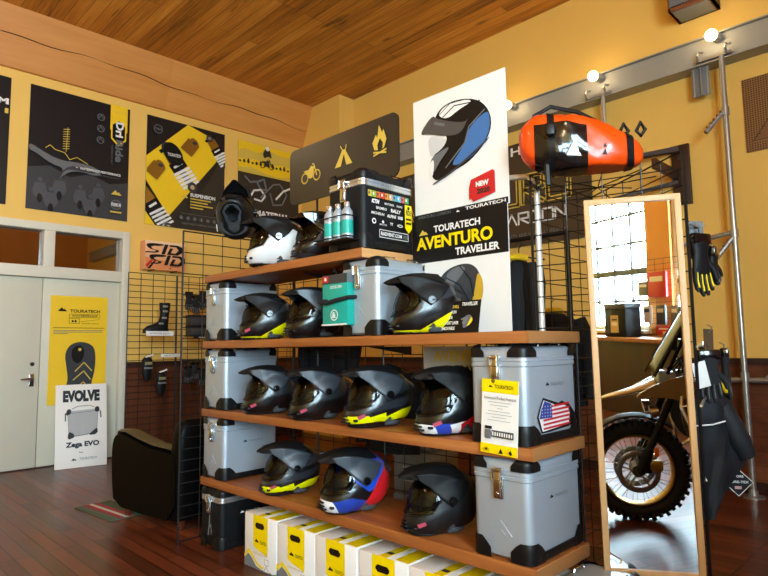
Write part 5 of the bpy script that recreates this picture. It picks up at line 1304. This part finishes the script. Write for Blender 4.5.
wt = thing('paper_tag', 'crumpled white paper tag on black glove above the dark jacket', 'tag', at(697, 385, 2.70), (R(6), R(-14), YAW))
MB().box((.03, 0, .04), (.065, .002, .12), bev=.0005).build('paper', M_white, wt); MB().tube([(.03, -.002, .095), (.03, -.01, .13), (.035, 0, .15)], .0012, 5).build('tie', M_black, wt)
bd_ = thing('hang_board', 'narrow brown card hanging behind the black gloves beside the mirror', 'card', at(706, 400, 2.98), (0, R(3), YAW+R(30)))
MB().box((.04, 0, .18), (.075, .006, .36)).build('card', mat('card_brown', '5A4632', .6), bd_)
MB().tube([(.04, -.003, .34), (.04, -.02, .37), (.0, -.02, .38)], .003, 6).build('hook', M_steel, bd_)
glove('riding_glove', 'black glove hanging behind the narrow brown card', at(724, 350, 3.1), YAW+R(60), .27, M_fabric, M_dgrey, 'black gloves above the dark jacket')
# dark jacket bundle
jk = thing('draped_jacket', 'dark navy riding jacket with yellow piping hanging low beside the mirror', 'jacket', at(713, 517, 3.0), YAW+R(8))
def fold(u, v, w0, w1, d, sk, ph):
    """u round, v down"""
    w = w0+(w1-w0)*v; a = 2*PI*u; q = 1+.10*math.sin(3*a+ph+v*3)+.06*math.sin(7*a-ph*2+v*5)
    return w, a, q
m = MB(); rings = []
for k in range(19):
    v = k/18; z = .64-.64*v; rg = []
    w = (.10, .165, .185, .19, .18, .16, .12, .07)[min(7, int(v*7.999))]; w2 = (.165, .185, .19, .18, .16, .12, .07, .03)[min(7, int(v*7.999))]; f_ = v*8-int(v*7.999); w = w+(w2-w)*min(1, f_)
    for j in range(44):
        a = 2*PI*j/44; q = 1+.13*math.sin(3*a+v*4)+.12*math.sin(7*a-v*5)+.06*math.sin(13*a+v*8)+.05*math.sin(v*26+2*a)
        rg.append(V((w*math.cos(a)*q+.05*(.5-v)*0+(-.03+.02*math.sin(v*5)), .075*math.sin(a)*q*(1-.3*v), z)))
    rings.append(rg)
m.loft(rings); m.build('jacket_body', M_navy, jk, smooth=70)
m = MB(); m.tube([(.07, -.0, .58), (.11, -.02, .48), (.15, -.03, .38), (.19, -.03, .30)], [.045, .055, .058, .045], 14); m.build('sleeve', M_navy, jk, smooth=70)
m = MB(); m.tube([(-.06, -.05, .645), (-.03, -.07, .68), (.04, -.06, .68), (.10, -.03, .63)], .012, 8); m.build('yellow_piping', M_yel2, jk)
m = MB(); m.tube([(-.12, -.085, .47), (-.04, -.10, .475), (.03, -.10, .49)], .004, 6); m.tube([(-.10, -.085, .23), (-.085, -.085, .20)], .006, 6); m.build('reflective_trim', M_white, jk)
m = MB(); m.tube([(.02, 0, .67), (.05, .0, .78), (.0, .01, .86)], .013, 8); m.build('hanging_strap', M_black, jk)
# diamond tag
dg = thing('diamond_sign', 'black diamond sign with white border and lettering near the wainscot', 'sign', at(738, 482, 3.35), (0, 0, YAW-R(12)))
m = MB(); m.prism([(-.08, 0), (0, -.08), (.08, 0), (0, .08)], 0, .006); m.build('panel', M_white, dg)
P = Print(.16, .16)
P.poly([(.035, .5), (.5, .035), (.965, .5), (.5, .965)], M_black); P.text('GORE-TEX', .16, .465, .84, .55, M_white, .02); P.rect(.38, .26, .60, .36, mat('tag_pink', 'C89898', .5)); P.text('STORE', .32, .66, .68, .74, M_white, .03)
for o in P.finish(dg): o.location = (-.08, 0, -.08)
MB().tube([(0, .003, .08), (0, .01, .30)], .0015, 5).build('cord', M_black, dg)
# ---------------------------------------------------------------- motorcycle reflected in the mirror
gp = None
lo, hi_ = 2.5, 8
for _ in range(40):
    mid = (lo+hi_)/2; z = mirrored(at(641, 519, mid)).z
    if z > 0: lo = mid
    else: hi_ = mid
contact = mirrored(at(639, 519, lo))
vdir = -RT0*math.cos(R(14))+V((-FW.x, -FW.y, 0)).normalized()*math.sin(R(14))*-1
rd = mdir(vdir); rd.z = 0; rd.normalize(); bang = math.atan2(rd.y, rd.x)
RW = .34; AX = .75
mc = thing('motorcycle', 'bronze and black adventure motorcycle seen in the mirror, wire wheels with knobbly tyres', 'motorcycle', (contact.x-rd.x*AX, contact.y-rd.y*AX, 0), bang)
M_tyre = mat('tyre_rubber', '101010', .75, noise=.2, scale=60); M_bronze = mat('bronze_bodywork', '9A8050', .3, metal=.35, coat=.3); M_eng = mat('engine_grey', '4A4842', .45, metal=.4); M_disc = mat('disc_steel', '8A8A88', .3, metal=.9)
def torus(mb, c, Rr, r1, r2, n=48, k=12, mi=0):
    rings = []
    for i in range(n+1):
        a = 2*PI*i/n; rings.append([V((c[0]+(Rr+r1*math.cos(b))*math.cos(a), c[1]+r2*math.sin(b), c[2]+(Rr+r1*math.cos(b))*math.sin(a))) for b in [2*PI*j/k for j in range(k)]])
    mb.loft(rings, mi, cap=False)
def wheel(x, front=True):
    c = (x, 0, RW)
    m = MB(); torus(m, c, RW-.055, .050, .062 if front else .08)
    for i in range(44):
        a = 2*PI*i/44; M = Matrix.Translation(c) @ Matrix.Rotation(-a, 4, 'Y')
        for y in ((-.042, .012) if i % 2 else (-.012, .042)): m.box((RW-.006, y, 0), (.016, .028, .026), M=M)
        for y in (-.060, .060): m.box((RW-.028, y, 0), (.03, .014, .02), M=M)
    w = m.build('tyre', M_tyre, mc, smooth=50)
    m = MB(); torus(m, c, RW-.108, .012, .048, 48, 10); m.build('rim', M_goldm, w)
    m = MB()
    for i in range(36):
        a = 2*PI*i/36; s = 1 if i % 2 else -1; b = a+.35*(1 if i % 4 < 2 else -1)
        m.cyl((x+.045*math.cos(a), s*.045, RW+.045*math.sin(a)), (x+(RW-.118)*math.cos(b), s*.02, RW+(RW-.118)*math.sin(b)), .0022, seg=5)
    m.build('spokes', M_chrome, w)
    m = MB(); m.cyl((x, -.07, RW), (x, .07, RW), .04, seg=20); m.cyl((x, -.10, RW), (x, .10, RW), .014); m.build('hub', M_eng, w)
    if front:
        for s in (-1, 1):
            m = MB(); torus(m, (x, s*.078, RW), .122, .018, .0025, 40, 8)
            for i in range(5):
                a = 2*PI*i/5+.3; m.cyl((x+.035*math.cos(a), s*.078, RW+.035*math.sin(a)), (x+.11*math.cos(a), s*.078, RW+.11*math.sin(a)), .006, seg=6)
            m.build('brake_disc', M_disc, w)
    return w
wheel(AX); wheel(-.78, False)
for s in (-1, 1):
    m = MB(); m.cyl((AX, s*.115, RW), (AX-.07, s*.115, RW+.16), .032, .032, 16); m.cyl((AX-.07, s*.115, RW+.16), (AX-.25, s*.115, RW+.58), .024, .024, 16)
    m.box((AX-.05, s*.10, RW+.06), (.06, .05, .12), M=None, bev=.01)
    f = m.build('fork_leg', M_matt, mc)
    MB().box((AX-.105, s*.15, RW+.15), (.028, .012, .06), bev=.004).build('reflector', mat('amber_reflector', 'FF7A10', .25), f)
    MB().box((AX-.10, s*.10, RW+.05), (.10, .05, .075), bev=.015).build('brake_caliper', M_goldm, f)
m = MB()
def fen(u, v): a = R(8+120*u); y = -.075+.15*v; r = RW+.045-.02*abs(v-.5)*2; return V((AX+r*math.cos(a), y, RW+r*math.sin(a)))
m.grid(fen, 20, 6); m.build('front_fender', M_matt, mc, solid=.006)
m = MB(); m.loft([[V((x+w*.0, w*math.cos(a), z+h*math.sin(a))) for a in [2*PI*q/16 for q in range(16)]] for x, w, z, h in ((1.02, .02, .80, .008), (.92, .06, .835, .014), (.78, .09, .87, .02), (.62, .11, .92, .035), (.55, .10, .95, .04))]); m.build('beak', M_bronze, mc, smooth=50)
for s in (-1, 1):
    m = MB(); m.prism(cha([(.80, .84), (.62, .95), (.45, 1.00), (.22, 1.03), (.05, .99), (.0, .92), (.15, .92), (.34, .86), (.44, .82), (.60, .86)]), s*.17-.012, s*.17+.012); m.build('side_panel', M_bronze, mc)
    m = MB(); m.prism(cha([(.50, .86), (.34, .86), (.26, .62), (.36, .50), (.48, .62)]), s*.185-.01, s*.185+.01); m.build('radiator_cover', M_eng, mc)
    m = MB(); m.cyl((.20, s*.10, .44), (.20, s*.33, .46), .085, .075, 20); m.box((.20, s*.34, .46), (.16, .05, .12), bev=.02)
    for k in range(5): m.box((.20, s*(.15+.03*k), .45), (.20, .008, .17), bev=.003)
    m.build('cylinder', M_eng, mc)
    m = MB(); m.tube([(.46, s*.10, .92), (.50, s*.24, .80), (.44, s*.30, .60), (.42, s*.32, .42), (.26, s*.36, .32), (.05, s*.26, .30), (.0, s*.1, .32)], .013, 8)
    m.tube([(.50, s*.24, .80), (.30, s*.26, .86), (.10, s*.16, .86)], .012, 8); m.tube([(.42, s*.32, .42), (.15, s*.33, .62), (.0, s*.2, .75)], .012, 8); m.build('crash_bar', M_chrome, mc)
    m = MB(); m.tube([(.36, s*.02, 1.14), (.35, s*.18, 1.17), (.32, s*.30, 1.21), (.27, s*.44, 1.19)], .012, 10); m.tube([(.29, s*.34, 1.20), (.27, s*.46, 1.19)], .018, 10); hb = m.build('handlebar', M_black, mc)
    m = MB(); m.prism(cha([(.26, 1.11), (.44, 1.12), (.47, 1.22), (.40, 1.29), (.28, 1.26)]), s*.38-.05, s*.38+.05); m.build('hand_guard', M_matt, hb)
    m = MB(); m.tube([(.32, s*.26, 1.21), (.35, s*.28, 1.34), (.35, s*.32, 1.38)], .006, 6); m.ball((.35, s*.36, 1.41), (.015, .06, .04), 12); m.build('rear_mirror', M_black, mc)
    m = MB(); m.cyl((.62, s*.13, .76), (.67, s*.13, .75), .035, .045, 16); m.build('auxiliary_lamp', M_chrome, mc)
m = MB()
def scr(u, v): return V((.64-.34*u, (-.17+.34*v)*(1-.25*u), 1.02+.58*u+.0*v-.05*(abs(v-.5)*2)**2*0+(-.03*(abs(v-.5)*2)**2)))
m.grid(scr, 10, 8); m.build('windscreen', clear('tinted_windscreen', '282434', .975), mc, solid=.004)
m = MB(); m.tube([(.64, -.17, .99), (.47, -.155, 1.28), (.30, -.13, 1.57), (.30, .13, 1.57), (.47, .155, 1.28), (.64, .17, .99)], .010, 6); m.tube([(.55, -.12, 1.0), (.38, -.10, 1.36)], .012, 6); m.tube([(.55, .12, 1.0), (.38, .10, 1.36)], .012, 6); m.build('screen_frame', M_black, mc)
m = MB()
for k in range(7): m.tube([(.40+.02*k, -.12+.04*k, 1.0), (.50-.03*k, -.2+.06*k, 1.10+.01*k), (.36, -.14+.05*k, 1.18), (.30, -.05+.01*k, 1.12)], .006, 6)
m.build('control_cable', M_black, mc)
m = MB(); m.box((.42, 0, 1.16), (.03, .20, .13), bev=.01); m.build('dashboard', M_black, mc)
m = MB(); m.box((.55, 0, .96), (.12, .26, .12), bev=.03); m.build('headlamp', mat('headlamp_glass', '9AA0A8', .1, coat=.5), mc)
m = MB(); m.loft([[V((x, w*math.cos(a), z+h*math.sin(a))) for a in [2*PI*q/20 for q in range(20)]] for x, w, z, h in ((.36, .10, 1.0, .08), (.2, .17, 1.0, .13), (.0, .17, .97, .13), (-.15, .12, .90, .08))]); m.build('fuel_tank', M_bronze, mc, smooth=50)
m = MB(); m.loft([[V((x, w*math.cos(a), z+h*math.sin(a))) for a in [2*PI*q/20 for q in range(20)]] for x, w, z, h in ((-.10, .11, .90, .05), (-.3, .16, .88, .06), (-.55, .16, .92, .06), (-.85, .15, .96, .05), (-.95, .08, .96, .03))]); m.build('seat', M_leather, mc, smooth=50)
m = MB(); m.box((.08, 0, .48), (.50, .24, .38), bev=.05, seg=3); m.box((-.3, 0, .5), (.4, .16, .2), bev=.04); m.cyl((-.1, .1, .42), (-.78, .12, RW), .05, .06); m.build('engine_block', M_eng, mc)
m = MB()
for s in (-1, 1): m.tube([(.42, s*.06, .98), (.1, s*.10, .80), (-.3, s*.12, .75), (-.9, s*.1, .88)], .018, 8); m.tube([(-.2, s*.1, .5), (-.45, s*.12, .75)], .016, 8)
m.build('frame', M_matt, mc)
m = MB(); m.tube([(.2, -.2, .38), (-.1, -.18, .26), (-.4, -.2, .34), (-.75, -.22, .50)], [.025, .03, .06, .07], 14); m.build('exhaust', M_chrome, mc)
m = MB(); m.tube([(-.1, .12, .3), (-.16, .26, .02), (-.17, .27, .006)], .012, 8); m.box((-.17, .28, .006), (.07, .05, .012)); m.build('side_stand', M_black, mc)
m = MB(); m.loft([[V((x, y, z)) for x, y, z in ((-.6, -.13, .87), (-.6, .13, .87), (-.6, .13, .90), (-.6, -.13, .90))], [V((x, y, z)) for x, y, z in ((-1.05, -.10, .80), (-1.05, .10, .80), (-1.05, .10, .83), (-1.05, -.10, .83))]]); m.box((-1.04, 0, .90), (.04, .12, .04), bev=.01); m.build('tail_fender', M_matt, mc)
# goods by the window, seen in the mirror
def vpt(px, py, x=None, z=None):
    """point on the right wall side (plane x) that the mirror shows at a pixel"""
    d = mdir(ray(px, py)); p = hit(px, py, MP, MN); t = ((XE if x is None else x)-p.x)/d.x; return p+d*t
kc = vpt(634, 332, XE-.16)
ck = thing('counter_case', 'black lidded case with pale label standing on the counter by the window in the mirror', 'case', (XE-.35, kc.y, 1.046), R(-90))
MB().box((0, 0, .20), (.44, .26, .40), bev=.02).build('case_body', M_matt, ck); MB().box((0, 0, .43), (.46, .28, .07), bev=.02).build('lid', M_dgrey, ck)
P = Print(.16, .24); P.rect(0, 0, 1, 1, mat('label_tan', 'C8A878', .5)); P.rect(.15, .7, .85, .8, M_dgrey); P.rect(.15, .4, .85, .6, M_white)
for o in P.finish(ck, 'case_label'): o.location = (-.08, -.131, .06)
ct_ = thing('wall_counter', 'wooden counter running under the windows, seen in the mirror', 'counter', (XE-.30, -1.2, 0))
MB().box((0, 0, 1.02), (.58, 5.6, .05), bev=.006).build('worktop', M_shelf, ct_); MB().box((.05, 0, .50), (.44, 5.5, .99)).build('base', M_dkwood, ct_)
gy_ = vpt(668, 285, XE-.02)
mg = thing('merchandise_grid', 'wire grid of packed goods on the orange wall, seen in the mirror', 'grid stand', (XE-.06, gy_.y+.45, .0))
g = MB(); grid_panel(g, .95, 1.05, Matrix.Rotation(-PI/2, 4, 'Z'), z0=1.05); g.build('grid_panel', M_wire, mg)
for k, (dy, z, w, h, col, lb) in enumerate(((.55, 1.75, .34, .34, M_red, 'red shirt pack topmost on the merchandise grid in the mirror'), (.12, 1.72, .16, .26, M_white, 'white blister pack beside the red shirt pack in the mirror'), (.75, 1.35, .14, .24, M_white, 'white blister pack hanging below the red shirt pack in the mirror'), (.50, 1.34, .16, .26, M_dgrey, 'dark blister pack between white and grey packs in the mirror'), (.25, 1.34, .14, .24, M_pgrey2, 'small grey blister pack beside the dark one in the mirror'), (.40, 1.13, .4, .11, M_red, 'wide red box on the merchandise grid in the mirror'), (.80, 1.70, .2, .2, M_pgrey2, 'square grey pack beside the red shirt pack in the mirror'))):
    o = thing('packed_item', lb, 'package', (XE-.085, gy_.y+.45-dy+0, z-h/2), -PI/2, 'packages on the merchandise grid')
    MB().box((0, -.02, h/2), (w, .035, h), bev=.004).build('pack', col, o)
    P = Print(w*.7, h*.2); P.rect(0, 0, 1, 1, M_white if col is not M_white else M_dgrey)
    for q in P.finish(o, 'pack_label'): q.location = (-w*.35, -.0385, h*.62)



# ---------------------------------------------------------------- light, world, camera
def light(name, kind, loc, power, col, size=.1, rot=None, sy=None):
    l = bpy.data.lights.new(name, kind); l.energy = power; l.color = col
    if kind == 'AREA': l.shape = 'RECTANGLE'; l.size = size; l.size_y = sy or size
    elif kind == 'POINT': l.shadow_soft_size = size
    elif kind == 'SPOT': l.shadow_soft_size = size; l.spot_size = R(110); l.spot_blend = .8
    elif kind == 'SUN': l.angle = R(3)
    o = bpy.data.objects.new(name, l); COL.objects.link(o); o.location = loc
    if rot is not None: o.rotation_euler = rot
    return o
W = bpy.data.worlds.new('sky'); S.world = W; W.use_nodes = True
bg = W.node_tree.nodes['Background']; bg.inputs[0].default_value = (.68, .85, 1, 1); bg.inputs[1].default_value = 8.5
for p in LAMPS: light('lamp_light', 'POINT', p, .25, (1, .70, .36), .06)
light('store_fill_light', 'POINT', (WX-.9, 2.2, 3.0), 14, (1, .75, .45), .05)  # fill light added to brighten the room behind the transom
for x, y in ((-3.2, -1.6), (-.4, 1.2), (-5.2, 1.2), (.8, -2.2)): light('ceiling_lamp_light', 'POINT', (x, y, 3.7), 4, (1, .76, .46), .12)
for a, b in WIN:
    o = light('window_daylight', 'AREA', (XE+.16, (a+b)/2, (WZ0+WZ1)/2), 1, (1, 1, 1), WZ1-WZ0, (0, R(90), 0), b-a)
    o.data.cycles.is_portal = True
cam = bpy.data.cameras.new('camera'); cam.sensor_fit = 'HORIZONTAL'; cam.sensor_width = 36; cam.lens = FPX*36/768
cam.clip_start = .02; cam.clip_end = 200
co = bpy.data.objects.new('camera', cam); COL.objects.link(co); co.location = CAM
co.rotation_euler = Matrix((RT, UP, -FW)).transposed().to_euler()
S.camera = co
S.view_settings.view_transform = 'Standard'; S.view_settings.look = 'None'; S.view_settings.gamma = 1; S.view_settings.use_curve_mapping = False
S.view_settings.exposure = 2.95
S.cycles.max_bounces = 8; S.cycles.diffuse_bounces = 5; S.cycles.glossy_bounces = 5; S.cycles.transparent_max_bounces = 12
S.cycles.caustics_reflective = False; S.cycles.caustics_refractive = False; S.cycles.sample_clamp_indirect = 6
